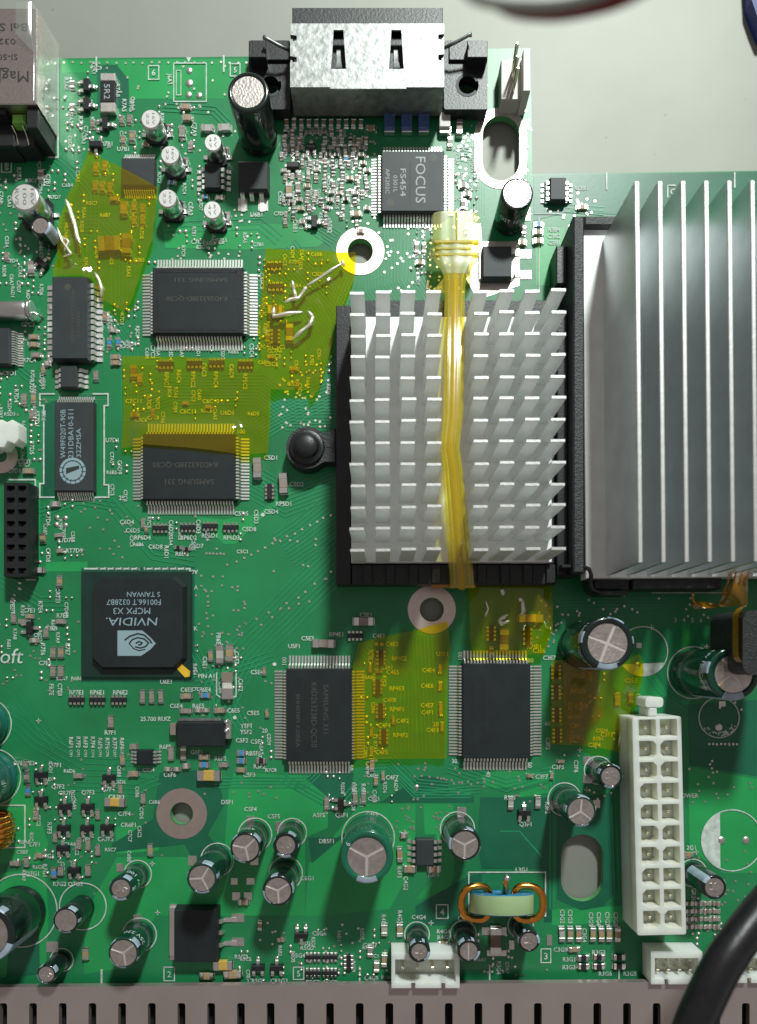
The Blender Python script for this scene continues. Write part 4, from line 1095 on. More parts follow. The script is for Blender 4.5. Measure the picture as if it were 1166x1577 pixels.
# ------------------------------------------------------------------ strap over the pin heatsink
o = thing('clear_strap', 'translucent yellow strap with wide head running down the pin heatsink', 'strap', 702, 640)
prof = [(702, 327, 26, 33), (702, 331, 26.5, 35.5), (702.5, 360, 27, 36), (702.5, 378, 28, 36), (702.5, 398, 29, 35), (702.5, 406, 30, 31), (702, 414, 34, 23), (701, 422, 38, 18.5), (701, 436, 46, 16), (700.5, 456, 60, 15.5),
        (700, 500, 78, 16), (699.5, 560, 90, 16), (698, 640, 96, 15.5), (694, 676, 99, 15), (693, 690, 100, 15), (697, 720, 97, 15.5), (702, 780, 92, 16.5), (706, 830, 85, 17.5), (708, 862, 76, 18), (711, 880, 62, 18.5), (712, 900, 44, 18.5), (712, 906, 40, 18)]
NX = 10
rows_t, rows_b = [], []
for x, y, z, hw in prof:
    cx_, cy_ = B(x, y, z); w = hw * (1 - z / CAMH)
    T, Bo = [], []
    for k in range(NX + 1):
        u = -1 + 2 * k / NX
        T.append((cx_ + u * w, cy_, z + 3.0 * (1 - u ** 4) + 0.6 * math.cos(u * 9)))
        Bo.append((cx_ + u * w, cy_, z - 2.5))
    rows_t.append(T); rows_b.append(Bo)
for nm, i0, i1, mk in (('head', 0, 8, 'straphead'), ('band', 7, len(prof), 'strap')):
    mb = MB(*o['_o']); rt_, rb_ = rows_t[i0:i1], rows_b[i0:i1]
    mb.sheet(rt_); mb.sheet([[T[0], Bo[0]] for T, Bo in zip(rt_, rb_)]); mb.sheet([[T[-1], Bo[-1]] for T, Bo in zip(rt_, rb_)])
    if nm == 'head': mb.sheet([[a_, b_] for a_, b_ in zip(rt_[0], rb_[0])])
    mb.build(nm, M[mk], o)
for uu in (-0.62, 0.62):
    mb = MB(*o['_o']); mb.tube([(B(x + uu * hw, y, z)[0], B(x, y, z)[1], z + 2.2) for x, y, z, hw in prof[7:]], 1.6, 6); mb.build('edge_bead', M['strap'], o)
mb = MB(*o['_o']); mb.tube([(*B(703, y, 30), 30) for y in (328, 340, 360, 384)], 1.5, 6); mb.build('head_seam', M['strapcore'], o)
mb = MB(*o['_o'])
mb.tube([(*B(x, y, z - 1), z - 2) for x, y, z, hw in prof[4:]], [4.5] * 4 + [5.5] * (len(prof) - 8), 8); mb.build('core', M['strapcore'], o)
mb = MB(*o['_o']); q = B(702, 388, 24)
for d0, d1, w0, w1 in ((-13, -8, 33.5, 33.5), (6, 11, 33, 33), (-2.5, 1.5, 31, 22)):
    mb = MB(*o['_o']); mb.box(q[0] - w0, q[1] + d0, q[0] + w1, q[1] + d1, 27, 32.6, bev=1); mb.build('cross_bar', M['strap'], o)
mb = MB(*o['_o']); q = B(698, 902, 30); mb.box(q[0] - 33, q[1] - 4, q[0] + 34, q[1] + 3, 26, 31, bev=1); mb.build('end_bar', M['amber'], o)
mb = MB(*o['_o']); q = B(668, 440, 36)
mb.sheet([[(q[0] - 2, q[1] + 10, 38), (q[0] + 20, q[1] - 18, 36)], [(q[0] + 14, q[1] + 14, 42), (q[0] + 22, q[1] + 16, 44)]]); mb.build('side_gusset', M['strap'], o)

# ------------------------------------------------------------------ big finned heatsink
o = thing('fin_heatsink', 'large silver heatsink with long vertical fins at the right edge', 'heatsink', 1050, 640)
o.rotation_euler = (0, 0, math.radians(0.55))
HB2, HT2 = 60, 175
mb = MB(*o['_o']); mb.box(881, 388, 1260, 897, 36, HB2, bev=1.0); mb.build('base_plate', M['alupin'], o)
fm = MB(0, 0, 0); yA, yB = B(0, 277, HT2)[1], B(0, 866, HT2)[1]
fm.box(-3.6, yA - 640, 3.6, yB - 640, HB2 - 0.5, HT2 - 1.2, top=0.8)
fm.cur = 1; fm.box(-2.7, yA + .8 - 640, 2.7, yB - .8 - 640, HT2 - 1.1, HT2 + 0.8, bev=0.7)
fme = fm.mesh('fin', [M['alu'], M['alutip']])
for i in range(9):
    x = B(983.5 + 35.6 * i, 0, HT2)[0]
    q = bpy.data.objects.new('fin', fme); COL.objects.link(q); q.parent = o
    q.location = ((x - o['_o'][0]) * U, 0, 0)

# spring clip below it
o = thing('spring_clip', 'black bent metal clip bar below the finned heatsink', 'clip', 900, 900)
P = [(866, 872, 62), (900, 872, 62), (908, 876, 62), (911, 884, 62), (911, 900, 62), (915, 909, 62), (925, 913, 62), (968, 913, 62)]
pts = [B(x, y, z) for x, y, z in P]
mb = MB(*o['_o'])
L = []
for i, p in enumerate(pts):
    a = pts[max(0, i - 1)]; b = pts[min(len(pts) - 1, i + 1)]
    d = math.hypot(b[0] - a[0], b[1] - a[1]); nx, ny = -(b[1] - a[1]) / d * 3, (b[0] - a[0]) / d * 3
    L.append([mb.pt(p[0] + nx, p[1] + ny, 30), mb.pt(p[0] - nx, p[1] - ny, 30), mb.pt(p[0] - nx, p[1] - ny, 60), mb.pt(p[0] - nx * .5, p[1] - ny * .5, 62), mb.pt(p[0] + nx * .5, p[1] + ny * .5, 62), mb.pt(p[0] + nx, p[1] + ny, 60)])
for a, b in zip(L, L[1:]):
    for i in range(6):
        j = (i + 1) % 6; mb.face([a[i], a[j], b[j], b[i]])
mb.face(L[0]); mb.face(L[-1][::-1]); mb.build('bent_bar', M['black'], o)
a = B(975, 890, 50); b = B(1112, 907, 50); mb = MB(*o['_o']); mb.box(a[0], a[1], b[0], b[1], 12, 50, bev=1.5); mb.build('socket_bar', M['blackrough'], o)
a = B(915, 890, 44); b = B(970, 908, 44); mb = MB(*o['_o']); mb.box(a[0], a[1], b[0], b[1], 12, 44, bev=1.5); mb.build('socket_bar', M['blackrough'], o)
a = B(905, 880, 30); b = B(1180, 890, 30); mb = MB(*o['_o']); mb.box(a[0], a[1], b[0], b[1], 4, 30, bev=1.5); mb.build('socket_wall', M['black'], o)

# ------------------------------------------------------------------ power connector
H = 60
ang = math.radians(1.3)
tx0, ty0 = B(974, 1104, H); tx1, ty1 = B(1048, 1104, H); bxx, byy = B(983, 1440, H)
ccx, ccy = B(1015.5, 1272, H)
o = thing('power_connector', 'translucent white power socket with two columns of ten square cavities', 'connector', ccx, ccy)
o.rotation_euler = (0, 0, -0.0)
Wd = (1049.5 - 974.5) * (1 - H / CAMH); Ln = 336 * (1 - H / CAMH)
def rotp(u, v):   # u right, v down from centre, with the small turn of the part
    a = -math.radians(1.35)
    return (ccx + u * math.cos(a) + v * math.sin(-a) * -1 * -1, ccy - u * math.sin(-a) * -1 + v * math.cos(a)) if False else (ccx + u * math.cos(a) - v * math.sin(a), ccy + u * math.sin(a) + v * math.cos(a))
cells = []
pit = 32.75 * (1 - H / CAMH); cw = 26.5 * (1 - H / CAMH)
y00 = -Ln / 2 + (1121 - 1104) * (1 - H / CAMH)
style = {0: 'ss', 1: 'sd', 2: 'sd', 3: 'ds', 4: 'ds', 5: 'sd', 6: 'sd', 7: 'ds', 8: 'ds', 9: 'sd'}
for j in range(10):
    for i in range(2):
        cxx = (-0.5 + i) * pit + 1.5; cyy = y00 + j * pit
        k = cw / 2; c = 6 if style[j][i] == 'd' else 1
        if i == 0 and style[j][0] == 's' and style[j][1] == 'd': loc = [(-k, -k), (k - 5, -k), (k, -k + 5), (k, k - 5), (k - 5, k), (-k, k)]
        else: loc = [(-k + c, -k), (k, -k), (k, k), (-k + c, k), (-k, k - c), (-k, -k + c)]
        cells.append(((cxx, cyy), [rotp(cxx + u, cyy + v) for u, v in loc]))
outl = [rotp(u, v) for u, v in rrect(-Wd / 2, -Ln / 2, Wd / 2, Ln / 2, 2.5, 2)]
plate('housing', outl, [c[1] for c in cells], 38, H, [M['nylon'], M['nylonin']], o)
mb = MB(*o['_o']); P = [rotp(u, v) for u, v in ((-Wd / 2 + .5, -Ln / 2 + .5), (Wd / 2 - .5, -Ln / 2 + .5), (Wd / 2 - .5, Ln / 2 - .5), (-Wd / 2 + .5, Ln / 2 - .5))]
mb.prism(P, 0.8, 37.8); mb.build('lower_body', M['nylon'], o)
for (u, v), _ in cells:
    p = rotp(u, v); mb = MB(p[0], p[1]); mb.box(p[0] - 2.6, p[1] - 2.6, p[0] + 2.6, p[1] + 2.6, 38, 54, top=0.7, bev=1.2); mb.build('pin', M['pin'], o)
p = rotp(0, -Ln / 2)
mb = MB(*o['_o']); q = B(1008, 1092, H); mb.box(q[0] - 6.5, q[1] - 2, q[0] + 6, p[1] - 0.3, 20, H - 4, bev=2); q2 = B(1008, 1081, H - 4)
mb.prism(rrect(q2[0] - 13, q2[1] - 7, q2[0] + 13, q[1] - 2.2, 5, 4), 20, H - 4); mb.build('latch', M['nylon'], o)
q = rotp(Wd / 2 + 1.7, 18); mb = MB(*o['_o']); mb.box(q[0] - 1.5, q[1] - 14, q[0] + 1.5, q[1] + 14, 8, 52, bev=1); mb.build('key_rib', M['nylon'], o)

# ------------------------------------------------------------------ small white sockets
def socket(label, x0, y0, x1, y1, h, cols, rows, m='cream', teeth=2):
    a = B(x0, y0, h); b = B(x1, y1, h); cx, cy = (a[0] + b[0]) / 2, (a[1] + b[1]) / 2
    o = thing('wire_socket', label, 'connector', cx, cy, 0, 'small white sockets along the lower edge')
    t = 3.5
    w, l = b[0] - a[0], b[1] - a[1]
    outl = [a, (b[0], a[1]), b]
    # notched lower wall
    nt = []
    for i in range(teeth):
        xx = a[0] + w * (0.32 + 0.44 * i) if teeth == 2 else a[0] + w * 0.3
        nt.append(xx)
    for xx in reversed(nt): outl += [(xx + 3, b[1]), (xx + 3, b[1] - t - 4), (xx - 3, b[1] - t - 4), (xx - 3, b[1])]
    outl.append((a[0], b[1]))
    cav = [(a[0] + t + 2, a[1] + t + 6), (b[0] - t - 2, a[1] + t + 6), (b[0] - t - 2, b[1] - t - 5), (a[0] + t + 2, b[1] - t - 5)]
    plate('housing', outl, [cav], 1, h, [M[m]], o)
    mb = MB(cx, cy); mb.box(a[0] + t, a[1] + t + 4, b[0] - t, b[1] - t - 4.2, 0.8, 8); mb.build('floor', M['nylonin'], o)
    for i in range(cols):
        for j in range(rows):
            px = a[0] + t + 2 + (w - 2 * t - 4) * (i + 0.5) / cols; py = a[1] + t + 6 + (l - 2 * t - 11) * (j + 0.5) / rows
            mb = MB(px, py); mb.box(px - 2.2, py - 2.2, px + 2.2, py + 2.2, 8.2, h - 8, bev=1); mb.build('pin', M['pin'], o)
    return o
socket('white four pin socket behind the stamped capacitor pair at the bottom edge', 603, 1468, 708, 1522, 38, 4, 1, 'nylon')
socket('white two row socket under the printed panel lettering, left of the black cable', 1003, 1466, 1082, 1516, 34, 4, 2, 'nylon', 1)
socket('white two row socket at the right edge beyond the black cable', 1128, 1466, 1215, 1514, 34, 4, 2, 'nylon', 1)

# ------------------------------------------------------------------ left edge parts
o = thing('pin_socket', 'black two row socket strip in a white outline at the left edge', 'connector', 28, 815)
a = B(6, 743, 30); b = B(44, 888, 30)
cells = []
for j in range(8):
    for i in range(2):
        cx_ = a[0] + (b[0] - a[0]) * (0.28 + 0.46 * i); cy_ = a[1] + (b[1] - a[1]) * (j + 0.5) / 8
        cells.append([(cx_ - 6, cy_ - 4), (cx_ + 6, cy_ - 4), (cx_ + 6, cy_ + 4), (cx_ - 6, cy_ + 4)])
plate('housing', [a, (b[0], a[1]), b, (a[0], b[1])], cells, 1, 30, [M['black']], o)
mb = MB(*o['_o'])
for c in cells: mb.box(c[0][0] + 1, c[0][1] + 2, c[1][0] - 1, c[2][1] - 2, 1, 18)
mb.build('contacts', M['pin'], o, stuff=True)
o = thing('crystal_can', 'rounded silver crystal can lying at the left edge', 'crystal', 20, 480)
mb = MB(*o['_o']); z = 13
a = B(-50, 478, 14); b = B(40, 478, 14)
mb.tube([(a[0], a[1], z), (b[0], b[1], z), (b[0] + 3, b[1], z), (b[0] + 5, b[1], z)], [13.5, 13.5, 12.5, 9], 18); mb.build('can', M['can'], o)
mb = MB(*o['_o']); mb.tube([(b[0] + 5.2, b[1], z), (b[0] + 9, b[1], z), (b[0] + 10, b[1], z)], [15, 15, 13], 18); mb.build('flange', M['can'], o)
mb = MB(*o['_o']); mb.tube([(b[0] + 10, b[1] + 2, 12), (b[0] + 16, b[1] + 4, 8), (b[0] + 19, b[1] + 4, 1)], 2, 6); mb.build('lead', M['solder'], o)
o = thing('white_standoff', 'white plastic board clip over the brown ring at the left edge', 'clip', 6, 690)
q = [B(x, y, 40) for x, y in ((-40, 645), (4, 645), (8, 650), (20, 645), (30, 652), (30, 676), (24, 684), (12, 680), (6, 690), (-40, 686))]
mb = MB(*o['_o']); mb.prism(q, 20, 40, ins=1.5); mb.build('head', M['nylon'], o)
mb = MB(*o['_o']); mb.lathe([(9, -15), (9, 19.8), (0, 19.8)], 0, 690, 16); mb.build('stem', M['nylon'], o)

# copper coils
def toroid(label, c, Rr, Ri, hw, zc, turns, lean=0.0):
    o = thing('coil', label, 'inductor', c[0], c[1])
    mb = MB(*o['_o']); seg = 40; rows = []
    prof = [(Rr, -hw * .9), (Rr, hw * .9), (Rr - 1, hw), (Ri + 1, hw), (Ri, hw * .9), (Ri, -hw * .9), (Ri + 1, -hw), (Rr - 1, -hw)]
    for r, d in prof + [prof[0]]:
        rows.append([mb.pt(c[0] + r * math.cos(2 * math.pi * k / seg), c[1] + d - lean * (r * math.sin(2 * math.pi * k / seg) - Rr), zc + r * math.sin(2 * math.pi * k / seg)) for k in range(seg)])
    for n_, (A, C) in enumerate(zip(rows, rows[1:])):
        mb.cur = 0 if n_ in (0,) else 1
        for k in range(seg):
            j = (k + 1) % seg; mb.face([A[k], A[j], C[j], C[k]], True)
    me = mb.mesh('core', [M['core'], M['coreblue']])
    q = bpy.data.objects.new('core', me); COL.objects.link(q); q.parent = o
    for a, bulge in turns:
        t = math.radians(a); mb = MB(*o['_o']); P = []
        rm = (Rr + Ri) / 2; rr = (Rr - Ri) / 2 + 5; 
        for k in range(33):
            s_ = 2 * math.pi * k / 32
            e = 2.6
            cs, sn = math.cos(s_), math.sin(s_)
            f = (abs(cs) ** e + abs(sn) ** e) ** (-1 / e)
            r = rm + cs * f * (rr + (bulge if cs > 0 else 0)); d = sn * f * (hw + 5.0 + bulge * 0.5)
            tt = t + 0.06 * math.sin(s_)
            P.append((c[0] + r * math.cos(tt), c[1] + d - lean * (r * math.sin(tt) - Rr), zc + r * math.sin(tt)))
        mb.tube(P, 5.4, 10, False); mb.build('winding', M['copper'], o)
    return o
cc = B(781, 1394, 92)
o = toroid('upright coil with pale green core and thick copper windings at the bottom', cc, 46, 22, 15, 50, [(6, 9), (174, 9)], 0.26)
mb = MB(*o['_o']); p = B(780, 1352, 104)
mb.tube([(cc[0], cc[1] - 10, 70), (cc[0], cc[1] - 17, 84), (p[0], p[1] + 8, 98), (p[0], p[1] + 1, 104)], [4.2, 4.2, 4, 3.6], 10); mb.build('lead_wire', M['copper'], o)
mb = MB(*o['_o']); mb.lathe([(4.2, 102), (4.6, 105), (3.4, 109), (0, 110)], p[0] + 0.5, p[1] - 0.5, 12); mb.build('solder_tip', M['solder'], o)
o = thing('coil', 'orange copper coil cut by the left edge', 'inductor', -20, 1275)
for k in range(6):
    mb = MB(*o['_o']); P = []
    yy = 1252 + k * 8
    cc2 = B(-16, yy + 8, 30)
    for s_ in range(25):
        t = 2 * math.pi * s_ / 24
        P.append((cc2[0] + 31 * math.cos(t) * (1 - 0.03 * (k - 2.5) ** 2), cc2[1] + 2 * math.sin(t), 30 + 26 * math.sin(t)))
    mb.tube(P, 4.6, 8, False); mb.build('winding', M['copper'], o)

# crystal (black flat can) and the big two-ended capacitor
o = thing('flat_crystal', 'black flat crystal with silver ends left of the upright memory chip', 'crystal', *B(311, 1130, 18))
bx('body', 272, 1112, 346, 1150, 1, 19, 'epoxy', o, bev=1.5); bx('end_cap', 262, 1114, 271.8, 1132, 1, 10, 'ring', o, h=8)
bx('end_cap', 346.4, 1110, 356, 1138, 1, 14, 'solder', o, h=12); bx('lid_edge', 274, 1107, 340, 1111.5, 1, 15, 'shell', o, h=15)
for yy in (1112, 1126):
    q = B(348, yy, 20); mb = MB(*o['_o']); mb.lathe([(4.5, 14), (4, 18), (2, 20.5), (0, 21)], q[0], q[1], 12); mb.build('solder_drop', M['solder'], o)
o = thing('fuse', 'chip fuse with bright square ends in a white outline right of the processor', 'fuse', 349, 1056)
bx('body', 342, 1044, 357, 1064, 1, 7, 'nylonin', o); bx('terminal', 340.5, 1035, 358.5, 1049.8, 1, 9, 'pin', o); bx('terminal', 341, 1060, 358.5, 1077, 1, 9, 'solder', o)

# ------------------------------------------------------------------ small parts
LAND = [(165, 142, 'the big marked resistor'), (232, 183, 'the highest bare can'), (262, 238, 'the can above the driver chip'), (328, 219, 'the can above the small chip'), (258, 305, 'the can by the tape corner'), (327, 323, 'the can below the small chip'),
        (38, 303, 'the largest bare can'), (62, 347, 'the bluish marked small capacitor'), (395, 200, 'the tall black capacitor'), (389, 270, 'the three-legged regulator'), (636, 278, 'the square lettered chip'), (555, 387, 'the silver mounting ring'), (626, 187, 'the blue inductors'),
        (797, 297, 'the capacitor by the board slot'), (860, 290, 'the chip by the board notch'), (766, 402, 'the regulator beside the strap'), (771, 228, 'the oval slot'), (300, 460, 'the rimmed memory chip'), (290, 718, 'the half-taped memory chip'), (107, 490, 'the long wide-leaded chip'),
        (113, 690, 'the chip with round emblem'), (20, 480, 'the silver crystal can'), (28, 815, 'the black socket strip'), (210, 962, 'the square processor'), (349, 1056, 'the chip fuse'), (311, 1130, 'the black flat crystal'), (490, 1100, 'the lettered upright memory chip'),
        (765, 1095, 'the blank upright memory chip'), (665, 939, 'the brown ring below the strap'), (280, 1253, 'the lower left brown ring'), (222, 1167, 'the tiny eight lead chip'), (568, 1300, 'the green sleeved capacitor'), (655, 1312, 'the chip by the green capacitor'), (716, 1290, 'the vented capacitor by the coil'),
        (780, 1385, 'the green cored coil'), (896, 1337, 'the lower oval hole'), (1012, 1270, 'the white power socket'), (300, 1440, 'the big power transistor'), (190, 1468, 'the lower left vented capacitor'), (101, 1418, 'the reddish topped capacitor'), (186, 1369, 'the stamped capacitor far left'), (655, 1490, 'the four pin socket'),
        (1040, 1490, 'the panel socket'), (472, 685, 'the riveted lug'), (570, 85, 'the metal connector'), (212, 270, 'the half-taped driver chip'), (440, 480, 'the creased tape patch'), (430, 1372, 'the lower vented capacitor'), (5, 1185, 'the teal capacitor'), (1101, 1367, 'the capacitor by the black cable')]
small = []
_sm = {}
KIND = {'c': ('tan', 'chip_capacitor', 'tan chip capacitor', 'capacitor'), 'n': ('brown', 'chip_capacitor', 'brown chip capacitor', 'capacitor'), 'g': ('grey', 'chip_capacitor', 'grey-brown chip capacitor', 'capacitor'),
        'r': ('resk', 'chip_resistor', 'black chip resistor', 'resistor'), 'b': ('blue', 'chip_resistor', 'blue chip resistor', 'resistor'), 'y': ('yellowtan', 'tantalum_capacitor', 'yellow chip capacitor', 'capacitor'), 'w': ('cream', 'chip_capacitor', 'white chip capacitor', 'capacitor')}
def smd_mesh(k, l, w, h):
    key = (k, l, w)
    if key in _sm: return _sm[key]
    mb = MB(0, 0, 0); e = l * 0.27
    mb.box(-l / 2 + e, -w / 2, l / 2 - e, w / 2, 0.9, h, bev=0.4)
    mb.cur = 1
    mb.box(-l / 2, -w / 2 - .3, -l / 2 + e, w / 2 + .3, 0.7, h + .35, bev=0.5); mb.box(l / 2 - e, -w / 2 - .3, l / 2, w / 2 + .3, 0.7, h + .35, bev=0.5)
    # solder fillets
    mb.box(-l / 2 - 2.6, -w / 2 - .8, -l / 2, w / 2 + .8, 0.5, h * .55, top=0.9); mb.box(l / 2, -w / 2 - .8, l / 2 + 2.6, w / 2 + .8, 0.5, h * .55, top=0.9)
    _sm[key] = mb.mesh(KIND[k][1], [M[KIND[k][0]], M['solder']])
    return _sm[key]
def smd(k, x, y, d='h', l=11, w=6.5, h=None):
    h = h or max(4.0, w * 0.62)
    x, y = B(x, y, h)
    o = bpy.data.objects.new(KIND[k][1], smd_mesh(k, l, w, h)); COL.objects.link(o)
    o.location = ((x - CX) * U, -(y - CY) * U, 0)
    o.rotation_euler = (0, 0, (math.pi / 2 if d == 'v' else 0) + random.uniform(-.05, .05))
    o['category'] = KIND[k][3]; o['_p'] = (x, y); o['_d'] = KIND[k][2]
    small.append(o); return o
def sot(x, y, d=0, s=1.0):
    key = ('sot', s)
    if key not in _sm:
        mb = MB(0, 0, 0)
        mb.box(-10 * s, -5 * s, 10 * s, 5 * s, 1.5, 8, top=0.8, bev=0.6)
        mb.cur = 1
        for px, py, sg in ((0, -5, -1), (-6.5, 5, 1), (6.5, 5, 1)):
            lead_geo(mb, px * s, py * s, 0, sg, 4.6, 4.5, 8)
            mb.lathe([(3.6, 0.6), (3.2, 2.6), (1.6, 3.6), (0, 3.8)], px * s, (py + sg * 8) * s, 8)
        _sm[key] = mb.mesh('transistor', [M['resk'], M['solder']])
    x, y = B(x, y, 6)
    o = bpy.data.objects.new('transistor', _sm[key]); COL.objects.link(o)
    o.location = ((x - CX) * U, -(y - CY) * U, 0); o.rotation_euler = (0, 0, math.radians(-d))
    o['category'] = 'transistor'; o['_p'] = (x, y); o['_d'] = 'black three-leg transistor'
    small.append(o)
def array(x, y, d='h', l=24, w=11):
    key = ('arr', l)
    if key not in _sm:
        mb = MB(0, 0, 0); mb.box(-l / 2, -w * .30, l / 2, w * .30, 1.2, 5, bev=0.5)
        mb.cur = 1
        for i in range(4):
            px = -l / 2 + l * (i + .5) / 4
            for sg in (-1, 1):
                mb.box(px - l * .085, sg * w * .48 - w * .2, px + l * .085, sg * w * .48 + w * .2, 0.6, 4.6, bev=0.8)
        _sm[key] = mb.mesh('resistor_array', [M['resk'], M['solder']])
    x, y = B(x, y, 5)
    o = bpy.data.objects.new('resistor_array', _sm[key]); COL.objects.link(o)
    o.location = ((x - CX) * U, -(y - CY) * U, 0); o.rotation_euler = (0, 0, math.pi / 2 if d == 'v' else 0)
    o['category'] = 'resistor'; o['_p'] = (x, y); o['_d'] = 'black resistor array'
    small.append(o)

for x, y, d in [(547, 979, 'h'), (587, 1013, 'v'), (582, 1058, 'v'), (586, 1095, 'v'), (591, 1135, 'v'), (857, 1035, 'v'), (857, 1066, 'v'), (858, 1101, 'v'), (859, 1133, 'v'),
                (255, 560, 'h'), (299, 559, 'h'), (333, 558, 'h'), (378, 560, 'h'), (415, 757, 'v'), (246, 813, 'h'), (289, 812, 'h'), (323, 810, 'h'), (355, 812, 'h'), (424, 517, 'v'),
                (117, 1078, 'h'), (149, 1078, 'h'), (182, 1078, 'h'), (482, 1475, 'h'), (508, 1475, 'h'), (482, 1499, 'h'), (508, 1499, 'h'), (537, 1483, 'v'), (422, 408, 'h'), (424, 440, 'h'), (813, 980, 'v'), (757, 975, 'v')]:
    array(x, y, d, 24 if x < 800 or y > 1000 else 28)
for x, y, d in [(62, 1194, 0), (62, 1232, 0), (99, 1243, 0), (134, 1243, 0), (97, 1276, 0), (133, 1276, 0), (164, 1275, 0), (167, 1198, 0), (96, 1307, 0), (113, 1341, 0), (133, 131, 90), (133, 160, 90), (162, 190, 90), (147, 222, 180),
                (451, 254, 0), (484, 341, 90), (479, 225, 0), (525, 1239, 90), (808, 1252, 0), (397, 1491, 0), (426, 1491, 0), (464, 1441, 180), (45, 967, 90), (64, 405, 40)]:
    sot(x, y, d, 1.0 if x not in (479,) else 0.8)
